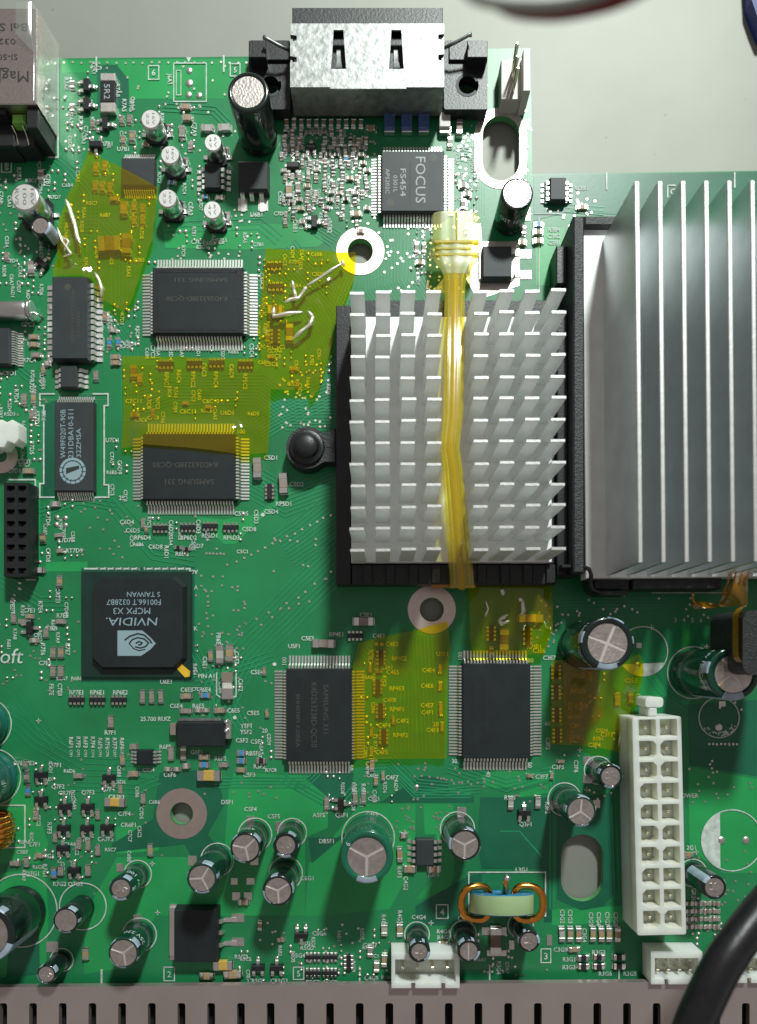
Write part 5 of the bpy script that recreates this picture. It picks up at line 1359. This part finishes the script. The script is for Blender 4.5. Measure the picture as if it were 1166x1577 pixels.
for a in [
    # upper left
    ('g', 187, 183, 'v'), ('g', 199, 182, 'v'), ('g', 111, 129, 'v'), ('g', 111, 165, 'v'), ('g', 142, 189, 'v'), ('c', 189, 214, 'v'), ('c', 203, 208, 'v', 15, 8), ('c', 225, 221, 'h'), ('w', 319, 196, 'h', 18, 10), ('w', 345, 195, 'h', 18, 10),
    ('g', 280, 201, 'v', 17, 9), ('g', 293, 223, 'v'), ('w', 256, 197, 'v', 13, 8), ('c', 285, 163, 'h', 15, 8), ('c', 288, 180, 'h', 14, 9), ('g', 62, 268, 'v', 16, 8), ('n', 348, 233, 'v', 14, 8), ('w', 285, 249, 'v', 14, 8), ('b', 264, 280, 'h', 9, 6), ('b', 316, 302, 'h', 9, 6),
    ('w', 280, 317, 'v', 14, 8), ('w', 350, 333, 'v', 14, 8), ('g', 338, 303, 'h'), ('w', 72, 315, 'v', 14, 8), ('c', 147, 257, 'v', 15, 7), ('c', 161, 255, 'v', 15, 7), ('g', 146, 285, 'v', 15, 7), ('g', 157, 286, 'v', 15, 7), ('g', 169, 288, 'v', 15, 7), ('c', 190, 319, 'v', 20, 10),
    ('c', 206, 317, 'v', 13, 7), ('g', 219, 320, 'v', 13, 7), ('g', 206, 338, 'v', 13, 7), ('g', 219, 338, 'v', 13, 7), ('n', 168, 374, 'h', 34, 22, 9), ('n', 194, 374, 'v', 30, 14, 8), ('n', 100, 372, 'v', 16, 8), ('c', 176, 305, 'h', 13, 7),
    ('g', 10, 394, 'v'), ('w', 47, 411, 'v', 18, 9), ('c', 51, 518, 'h', 14, 7), ('c', 51, 530, 'h', 14, 7), ('g', 55, 546, 'h', 14, 7), ('c', 161, 487, 'v', 13, 7), ('b', 168, 527, 'v', 13, 6), ('b', 181, 526, 'v', 13, 6), ('c', 177, 549, 'h', 13, 7), ('c', 177, 558, 'h', 13, 7), ('w', 173, 508, 'h', 10, 6),
    ('c', 66, 569, 'v', 9, 6), ('w', 72, 559, 'h', 9, 7), ('g', 147, 578, 'v', 13, 7), ('g', 36, 614, 'v', 15, 8), ('c', 51, 613, 'v', 15, 7), ('g', 48, 638, 'v', 13, 7), ('c', 43, 725, 'h', 16, 8), ('w', 78, 473, 'h', 8, 6),
    ('n', 205, 571, 'v', 18, 10), ('c', 215, 582, 'v', 13, 8), ('n', 207, 638, 'h', 12, 7), ('c', 285, 620, 'h', 8, 5), ('c', 320, 626, 'h', 8, 5), ('n', 235, 635, 'v', 10, 6),
    ('n', 424, 476, 'h', 22, 13, 9), ('n', 446, 511, 'v', 26, 11, 8), ('c', 453, 567, 'h', 12, 6), ('c', 458, 590, 'v', 10, 6), ('c', 418, 549, 'h', 8, 5), ('n', 412, 520, 'v', 12, 6),
    # around the FOCUS chip
    ('c', 647, 403, 'h', 12, 7), ('g', 642, 381, 'v', 15, 6), ('g', 653, 381, 'v', 15, 6), ('n', 708, 194, 'v', 22, 9, 8), ('g', 693, 218, 'v', 14, 7), ('g', 714, 314, 'v', 15, 7), ('c', 571, 196, 'h', 14, 8), ('c', 549, 328, 'h', 14, 8), ('c', 445, 292, 'v', 22, 10), ('g', 459, 288, 'v', 16, 8), ('b', 533, 244, 'v', 9, 6), ('g', 719, 298, 'h'), ('g', 714, 285, 'h'), ('c', 556, 355, 'h', 10, 6),
    ('b', 830, 345, 'h', 12, 7), ('g', 829, 356, 'h', 13, 8), ('c', 829, 370, 'h', 13, 8), ('c', 804, 372, 'h', 12, 8), ('c', 897, 318, 'h', 15, 7), ('g', 807, 354, 'v'), ('w', 800, 330, 'v', 14, 8), ('g', 707, 170, 'h', 14, 6), ('g', 718, 355, 'v', 10, 6),
    # left of the processor and below
    ('g', 220, 806, 'v', 13, 6), ('c', 225, 815, 'v', 8, 5), ('c', 91, 895, 'v', 15, 8), ('c', 45, 949, 'h'), ('g', 34, 957, 'h'), ('g', 93, 957, 'h', 13, 7), ('c', 93, 1005, 'v', 14, 8), ('g', 81, 1005, 'v', 14, 8), ('g', 81, 1034, 'v', 15, 8), ('g', 93, 1034, 'v', 15, 8), ('w', 52, 986, 'h', 12, 7), ('g', 70, 975, 'v', 12, 7), ('g', 20, 952, 'v', 12, 7),
    ('g', 219, 1073, 'v', 18, 7), ('g', 233, 1073, 'v', 18, 7), ('g', 247, 1073, 'v', 18, 7), ('w', 338, 1008, 'v', 26, 11, 8), ('c', 353, 1006, 'v', 24, 11, 8), ('c', 324, 1010, 'v', 15, 7), ('c', 286, 1072, 'h', 16, 8), ('b', 316, 1071, 'h', 14, 7), ('g', 286, 1095, 'h', 16, 7), ('w', 305, 1094, 'h', 8, 6), ('w', 317, 1094, 'h', 8, 6), ('c', 338, 1094, 'h', 16, 8),
    ('c', 65, 828, 'v', 13, 8), ('g', 90, 824, 'h', 12, 6), ('r', 274, 843, 'h', 10, 5), ('r', 287, 845, 'h', 10, 5), ('g', 92, 848, 'h', 9, 6), ('w', 84, 776, 'h', 12, 8), ('w', 61, 878, 'h', 12, 8),
    ('b', 371, 1160, 'h', 11, 8), ('b', 371, 1172, 'h', 12, 8), ('c', 371, 1186, 'h', 13, 7), ('c', 314, 1166, 'h', 14, 8), ('b', 314, 1178, 'h', 14, 8), ('g', 344, 1178, 'h', 13, 7), ('y', 321, 1195, 'h', 34, 15, 10), ('g', 263, 1161, 'v', 18, 8), ('g', 282, 1161, 'v', 18, 8), ('r', 402, 1172, 'h', 13, 8), ('w', 258, 1185, 'h', 8, 6), ('w', 272, 1185, 'h', 8, 6), ('w', 286, 1180, 'h', 9, 8),
    ('c', 205, 1192, 'h', 15, 8), ('c', 188, 1170, 'v', 14, 7), ('y', 176, 1236, 'h', 30, 12, 8), ('g', 170, 1112, 'v', 16, 8), ('g', 40, 1197, 'v', 15, 8), ('b', 42, 1218, 'v', 14, 7), ('g', 55, 1255, 'v', 14, 7), ('g', 121, 1300, 'v', 13, 7), ('g', 135, 1302, 'v', 13, 7), ('c', 231, 1310, 'v', 16, 8),
    ('g', 22, 1330, 'h', 13, 7), ('g', 40, 1328, 'v', 13, 7), ('c', 60, 1318, 'h', 12, 7), ('g', 150, 1310, 'v', 13, 7), ('g', 84, 1290, 'v', 12, 6), ('g', 150, 1255, 'v', 12, 6), ('g', 185, 1215, 'v', 12, 6), ('g', 120, 1195, 'h', 13, 7), ('g', 220, 1230, 'v', 13, 7),
    ('b', 82, 1345, 'v', 14, 8), ('g', 93, 1342, 'v', 12, 8), ('g', 135, 1341, 'v', 14, 8), ('c', 131, 1470, 'v', 16, 9), ('g', 205, 1150, 'h', 10, 8), ('g', 38, 1178, 'v', 12, 7),
    # around memory chips, lower middle
    ('g', 396, 720, 'v', 30, 12, 9), ('g', 436, 744, 'v', 30, 12, 9), ('g', 560, 957, 'h', 30, 12, 9), ('g', 498, 991, 'h', 32, 12, 9), ('c', 407, 1034, 'v', 10, 5), ('c', 411, 1099, 'v', 10, 5), ('c', 573, 1179, 'v', 17, 7), ('c', 579, 1203, 'v', 12, 6), ('c', 590, 1196, 'v', 11, 5), ('g', 503, 1238, 'v', 16, 7), ('g', 547, 1230, 'v', 16, 7), ('g', 560, 1230, 'v', 16, 7),
    ('c', 616, 1317, 'v', 20, 8), ('c', 631, 1339, 'h', 17, 10), ('c', 669, 1339, 'h', 17, 10), ('w', 622, 1287, 'h', 9, 8), ('w', 787, 1238, 'v', 16, 8), ('w', 829, 1236, 'v', 16, 8), ('c', 817, 1195, 'h', 9, 5), ('w', 592, 1433, 'v', 16, 9), ('c', 616, 1433, 'v', 18, 9), ('c', 592, 1480, 'v', 18, 8), ('c', 683, 1455, 'h', 15, 9), ('n', 764, 1450, 'v', 40, 16, 10),
    ('g', 570, 1466, 'v', 14, 8), ('g', 580, 1490, 'v', 14, 8), ('y', 343, 1488, 'h', 28, 13, 9), ('c', 358, 1502, 'h', 26, 11, 8), ('c', 318, 1504, 'h', 20, 10), ('c', 400, 1426, 'v', 12, 6), ('c', 433, 1448, 'h', 9, 6), ('c', 375, 1390, 'h', 14, 8),
    ('w', 866, 1440, 'v', 20, 8), ('c', 879, 1440, 'v', 20, 8), ('c', 892, 1440, 'v', 20, 8), ('c', 914, 1440, 'v', 20, 8), ('c', 927, 1440, 'v', 20, 8), ('c', 939, 1440, 'v', 20, 8), ('c', 952, 1440, 'v', 20, 8), ('r', 899, 1476, 'h', 16, 8), ('r', 923, 1475, 'h', 16, 8), ('r', 954, 1475, 'h', 17, 8), ('r', 899, 1489, 'h', 16, 8), ('r', 923, 1489, 'h', 16, 8), ('r', 954, 1489, 'h', 17, 8),
    ('c', 885, 1463, 'h', 16, 7), ('c', 1061, 1316, 'h', 14, 7), ('c', 864, 1173, 'h', 9, 5), ('c', 850, 1195, 'v', 9, 5), ('w', 829, 1238, 'v', 9, 6), ('c', 951, 1078, 'v', 15, 7), ('c', 972, 1075, 'v', 15, 7), ('g', 1010, 860, 'h', 9, 6), ('n', 777, 985, 'v', 30, 13, 9), ('y', 818, 952, 'h', 36, 12, 8), ('c', 757, 1002, 'v', 10, 6),
    ('c', 678, 1031, 'v', 11, 5), ('c', 678, 1057, 'v', 11, 5), ('c', 679, 1088, 'v', 9, 5), ('c', 679, 1097, 'v', 9, 5), ('c', 681, 1120, 'v', 11, 5), ('c', 606, 1110, 'v', 10, 5), ('c', 572, 1128, 'v', 10, 5), ('c', 572, 1158, 'v', 11, 5), ('n', 584, 992, 'h', 9, 5), ('n', 584, 1034, 'h', 9, 5), ('c', 570, 1030, 'v', 9, 5),
    ]:
    smd(*a)
for i in range(4):
    for j in range(4):
        smd('g' if (i + j) % 3 else 'n', 1062 + 14 * j, 1392 + 12 * i, 'h', 10, 6)
# crowded field under the connector
rank = ['first', 'second', 'third', 'fourth', 'fifth', 'sixth', 'seventh', 'eighth', 'ninth', 'tenth', 'eleventh', 'twelfth', 'thirteenth', 'fourteenth', 'fifteenth']
for rw in range(13):
    y0 = 203 + 11.6 * rw; x = 433 + random.uniform(0, 8); n_ = 0
    while x < 566 and y0 < 356:
        y = y0 + random.uniform(-1.6, 1.6)
        busy = any(math.hypot(x - p, y - q) < 15 for p, q in ((451, 254), (484, 341), (479, 225), (445, 292), (571, 196), (549, 328), (458, 288))) or math.hypot(x - 555, y - 387) < 44
        if not busy and random.random() < (0.92 if y < 315 else 0.45):
            o = smd(random.choice('ggwwcgr'), x, y, random.choice('hvvv'), random.choice((8, 9)), random.choice((5, 6)))
            o['label'] = f"tiny {o['_d']}, {rank[n_]} in {rank[rw]} row of crowded field by lettered chip"
            o['group'] = 'tiny parts crowded left of the lettered chip'
            n_ += 1
            if random.random() < 0.45: ref(random.choice('CRR') + random.choice('56') + 'A' + str(random.randint(1, 9)), x + 6, y + 1, 90, 4.2)
        x += random.uniform(10.5, 14.5)
for k in range(11): smd('c' if k % 3 == 0 else 'g', 441 + 11.5 * k, 187, 'v', 12, 6)

# labels: each small part is told apart by its nearest landmark and its order there
def direction(dx, dy):
    a = math.degrees(math.atan2(dy, dx))
    for lim, nm in ((22.5, 'right of'), (67.5, 'lower right of'), (112.5, 'below'), (157.5, 'lower left of')):
        if abs(a) <= 180 and 0 <= a + 22.5 and a <= lim and a > lim - 45: return nm
    for lim, nm in ((-22.5, 'upper right of'), (-67.5, 'above'), (-112.5, 'upper left of')):
        if lim - 45 < a <= lim: return nm
    return 'left of'
ORD = ['', 'second ', 'third ', 'fourth ', 'fifth ', 'sixth ', 'seventh ', 'eighth ', 'ninth ', 'tenth ', 'eleventh ', 'twelfth ', 'thirteenth ', 'fourteenth ']
buck = {}
for o in small:
    if 'label' in o: continue
    x, y = o['_p']
    L = min(LAND, key=lambda q: math.hypot(q[0] - x, (q[1] - y)))
    key = (o['_d'], direction(x - L[0], y - L[1]), L[2])
    buck.setdefault(key, []).append(o)
for (d, di, l), os_ in buck.items():
    grp = d + 's scattered over the board'
    xs_ = [o['_p'][0] for o in os_]; ys_ = [o['_p'][1] for o in os_]
    hor = max(xs_) - min(xs_) >= max(ys_) - min(ys_)
    os_.sort(key=lambda o: o['_p'][0 if hor else 1])
    for i, o in enumerate(os_):
        if len(os_) == 1: o['label'] = f'{d} {di} {l}'
        else:
            pos = ('leftmost' if hor else 'topmost') if i == 0 else (ORD[i] + ('from the left' if hor else 'from the top'))
            o['label'] = f'{d} {di} {l}, {pos}'
        o['group'] = grp

# ------------------------------------------------------------------ tape patches
def tape(label, poly, z=8.5, m='tape', bumps=(), glint_folds=(), name='tape_patch', wav=1.8, shade_overlays=()):
    """thin film cut to an outline, draped over what it covers; bumps = (x0,y0,x1,y1,height)"""
    cx = sum(p[0] for p in poly) / len(poly); cy = sum(p[1] for p in poly) / len(poly)
    o = thing(name, label, 'tape', cx, cy, 0, 'yellow polyimide tape patches')
    def hz(x, y):
        v = z + wav * (math.sin(x * 0.11 + y * 0.05) + 0.6 * math.sin(y * 0.17 - x * 0.06) + 0.4 * math.sin(x * 0.31 + y * 0.22))
        for x0, y0, x1, y1, hh in bumps:
            dx = max(x0 - x, 0, x - x1); dy = max(y0 - y, 0, y - y1); d = math.hypot(dx, dy)
            v = max(v, z + (hh - z) * max(0, 1 - d / 16.0) ** 1.0)
        return v
    def film(nm, pl, mm, lift, par):
        P = [B(x, y, hz(x, y)) for x, y in pl]
        bm = bmesh.new()
        f = bm.faces.new([bm.verts.new((x, y, 0)) for x, y in P])
        xs_ = [p[0] for p in P]; ys_ = [p[1] for p in P]
        for ax, lo_, hi_ in ((0, min(xs_), max(xs_)), (1, min(ys_), max(ys_))):
            c = lo_ + 6
            while c < hi_:
                co = (c, 0, 0) if ax == 0 else (0, c, 0); no = (1, 0, 0) if ax == 0 else (0, 1, 0)
                bmesh.ops.bisect_plane(bm, geom=bm.verts[:] + bm.edges[:] + bm.faces[:], plane_co=co, plane_no=no)
                c += 6
        for v in bm.verts:
            v.co = ((v.co.x - cx) * U, -(v.co.y - cy) * U, (hz(v.co.x, v.co.y) + lift) * U)
        for q in bm.faces: q.smooth = True
        me = bpy.data.meshes.new(nm); bm.to_mesh(me); bm.free(); me.materials.append(M[mm])
        q = bpy.data.objects.new(nm, me); COL.objects.link(q); q.parent = par
        return q
    film('film', poly, m, 0, o)
    for pl in shade_overlays: film('painted_shade', pl, 'tape_shade', 1.2, o)  # extra brown film painting the shade that falls on the tape
    for pts, r in glint_folds:
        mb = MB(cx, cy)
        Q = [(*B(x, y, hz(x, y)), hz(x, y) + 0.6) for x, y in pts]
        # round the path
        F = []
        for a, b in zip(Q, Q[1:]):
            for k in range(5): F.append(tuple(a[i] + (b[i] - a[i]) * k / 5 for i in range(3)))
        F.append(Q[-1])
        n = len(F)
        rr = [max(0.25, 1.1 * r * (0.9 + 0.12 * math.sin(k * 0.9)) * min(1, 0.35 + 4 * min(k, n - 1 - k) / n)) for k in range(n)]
        mb.tube(F, rr, 8); mb.build('glint_crease', M['fold_glint'], o)  # raised crease, whitened to carry a painted glint
    return o
tape('yellow translucent tape patch hanging over the driver chip at the upper left',
     [(137, 232), (243, 288), (235, 370), (219, 411), (206, 453), (190, 481), (156, 459), (140, 426), (82, 426), (88, 345), (100, 312)], 10, bumps=[(187, 243, 243, 300, 14), (84, 424, 134, 440, 20), (150, 358, 205, 392, 13)],
     glint_folds=[([(101, 307), (106, 318), (115, 345), (119, 365), (124, 376)], 3.0), ([(146, 420), (153, 432), (157, 446), (156, 458)], 2.8), ([(88, 350), (96, 372), (110, 392), (97, 396)], 2.0), ([(99, 388), (106, 372), (98, 366)], 1.8)])
tape('creased yellow tape patch reaching from the rimmed chip to the silver ring',
     [(409, 382), (505, 386), (520, 388), (548, 388), (547, 425), (533, 459), (516, 500), (513, 525), (492, 597), (480, 614), (477, 601), (417, 600), (402, 553), (398, 497), (404, 440)], 9.5, bumps=[(412, 468, 440, 485, 12)],
     glint_folds=[([(422, 473), (421, 488), (445, 483), (467, 481)], 3.2), ([(474, 479), (482, 489), (478, 500), (463, 512), (451, 523)], 3.2), ([(438, 466), (448, 461), (460, 460), (470, 446), (472, 441)], 2.8), ([(472, 441), (490, 430), (512, 415), (527, 406)], 2.2), ([(450, 432), (453, 448), (456, 458)], 2.8), ([(527, 401), (530, 411)], 2.4)])
tape('yellow tape strip below the rimmed chip, covering the upper leads of the chip below',
     [(188, 548), (402, 552), (417, 600), (416, 650), (412, 697), (388, 699), (363, 698), (300, 690), (222, 684), (187, 690), (190, 620)], 8.5, bumps=[(218, 664, 362, 700, 18.5)], glint_folds=[])
tape('yellow tape patch between the two upright memory chips',
     [(543, 1028), (552, 991), (575, 984), (641, 970), (689, 957), (694, 1000), (690, 1030), (688, 1168), (545, 1170)], 8.5, bumps=[(541, 1028, 560, 1170, 11)])
tape('crumpled glossy tape above the blank memory chip, below the pin heatsink',
     [(722, 898), (850, 902), (852, 965), (838, 1008), (728, 1006), (724, 985)], 12, wav=3.0, bumps=[(740, 905, 765, 985, 18), (775, 905, 800, 980, 22), (808, 905, 830, 960, 20)],
     glint_folds=[([(772, 906), (775, 913), (773, 916)], 3.6), ([(782, 946), (769, 955), (772, 961), (785, 956)], 3.4), ([(799, 921), (805, 926), (806, 942), (802, 948)], 3.6), ([(748, 925), (752, 938), (747, 950)], 1.6)])
tape('olive tape patch with painted brown shade between the blank memory chip and the power socket',
     [(850, 1018), (865, 1016), (935, 1030), (958, 1022), (985, 1006), (992, 1035), (980, 1088), (970, 1112), (957, 1158), (915, 1150), (849, 1146)], 9, shade_overlays=[[(868, 1020), (920, 1030), (930, 1100), (900, 1130), (905, 1146), (870, 1144)]],
     glint_folds=[([(962, 1100), (952, 1150)], 1.6)])

# ------------------------------------------------------------------ right edge: plug, curled tape
o = thing('black_plug', 'black grained plug edged with amber tape at the right edge', 'plug', *B(1175, 980, 150))
a = B(1142, 938, 150); b = B(1260, 1041, 150)
mb = MB(*o['_o']); mb.prism(rrect(a[0], a[1], b[0], b[1], 14, 5), 70, 150, ins=2); mb.build('body', M['blackrough'], o)
mb = MB(*o['_o']); P = rrect(a[0] - 4, a[1] - 5, b[0], b[1] - 14, 16, 5)
mb.sheet([[(x, y, 136), (x, y, 150)] for x, y in P[10:]]); mb.build('tape_wrap', M['amber'], o)
o = thing('curled_tape', 'amber tape curl hanging below the finned heatsink at the right', 'tape', *B(1110, 900, 60))
rows = []
for k in range(12):
    u = k / 11
    x = 1067 + 85 * u; row = []
    for j in range(6):
        v = j / 5
        ytop = 934 - (934 - 872) * max(0, (u - 0.45) / 0.55) ** 0.7 if u > 0.45 else 926 + 4 * u
        yb = 938 - 6 * u
        y = yb + (ytop - yb) * v
        z = 34 + 30 * u + 10 * math.sin(v * 2.5 + u * 8)
        p = B(x, y, z); row.append((*p, z))
    rows.append(row)
mb = MB(*o['_o']); mb.sheet(rows); mb.build('film', M['amber'], o)
mb = MB(*o['_o']); P = [(*B(x, y, 46), 46) for x, y in ((1067, 912), (1067, 922), (1072, 932), (1085, 936), (1100, 935))]; mb.tube(P, 1.8, 6); mb.build('edge_curl', M['amber'], o)
mb = MB(*o['_o'])
for x in (1122, 1131, 1141, 1150):
    mb = MB(*o['_o']); mb.tube([(*B(x + 4, 872, 74), 74), (*B(x, 895, 70), 70), (*B(x - 10, 918, 58), 58)], 1.5, 6); mb.build('edge_fold', M['amber'], o)

# ------------------------------------------------------------------ cables above the board
o = thing('black_cable', 'thick black cable crossing the lower right corner', 'cable', *B(1100, 1470, 240))
def smooth(pts, n=8):
    out = []
    for i in range(len(pts) - 1):
        p0 = pts[max(i - 1, 0)]; p1 = pts[i]; p2 = pts[i + 1]; p3 = pts[min(i + 2, len(pts) - 1)]
        for k in range(n):
            t = k / n
            out.append(tuple(0.5 * ((2 * p1[j]) + (-p0[j] + p2[j]) * t + (2 * p0[j] - 5 * p1[j] + 4 * p2[j] - p3[j]) * t * t + (-p0[j] + 3 * p1[j] - 3 * p2[j] + p3[j]) * t ** 3) for j in range(len(p1))))
    out.append(pts[-1]); return out
P = smooth([(*B(x, y, z), z) for x, y, z in ((1300, 1240, 170), (1225, 1335, 200), (1160, 1415, 220), (1113, 1480, 235), (1080, 1545, 240), (1058, 1600, 240), (1040, 1680, 235))])
mb = MB(*o['_o']); mb.tube(P, 19.5, 20); mb.build('jacket', M['rubber'], o)
P2 = [(x + 17.5, y + 7, z + 5) for x, y, z in P]
mb = MB(*o['_o']); mb.tube(P2, 5.0, 10); mb.build('side_rib', M['rubber'], o)
o = thing('red_wire', 'blurred dark red wire crossing the top edge', 'wire', *B(880, 5, 560))
P = smooth([(*B(x, y, 560), 560) for x, y in ((720, -50), (775, 6), (840, 19), (905, 12), (970, -8), (1060, -60))])
mb = MB(*o['_o']); mb.tube(P, 5.0, 12); mb.build('insulation', M['redwire'], o)
o = thing('grey_wire', 'blurred pale grey wire above the dark red one at the top edge', 'wire', *B(800, -10, 560))
P = smooth([(*B(x, y, 570), 570) for x, y in ((690, -50), (735, -4), (820, 6), (890, -2), (950, -24), (1040, -70))])
mb = MB(*o['_o']); mb.tube(P, 4.0, 12); mb.build('insulation', M['greywire'], o)
o = thing('blue_box', 'corner of a blue box at the top right', 'box', 1200, 0, -16)
mb = MB(*o['_o']); mb.prism([B(x, y, 4) for x, y in ((1150, -140), (1157, 0), (1166, 26), (1176, 50), (1290, 70), (1290, -140))], -16, 4, ins=1); mb.build('body', M['bluebox'], o)

silk.build('silkscreen_print', M['silk'], board)
for ob in S.objects:
    for k in ('_o', '_p', '_d', '_field'):
        if k in ob: del ob[k]
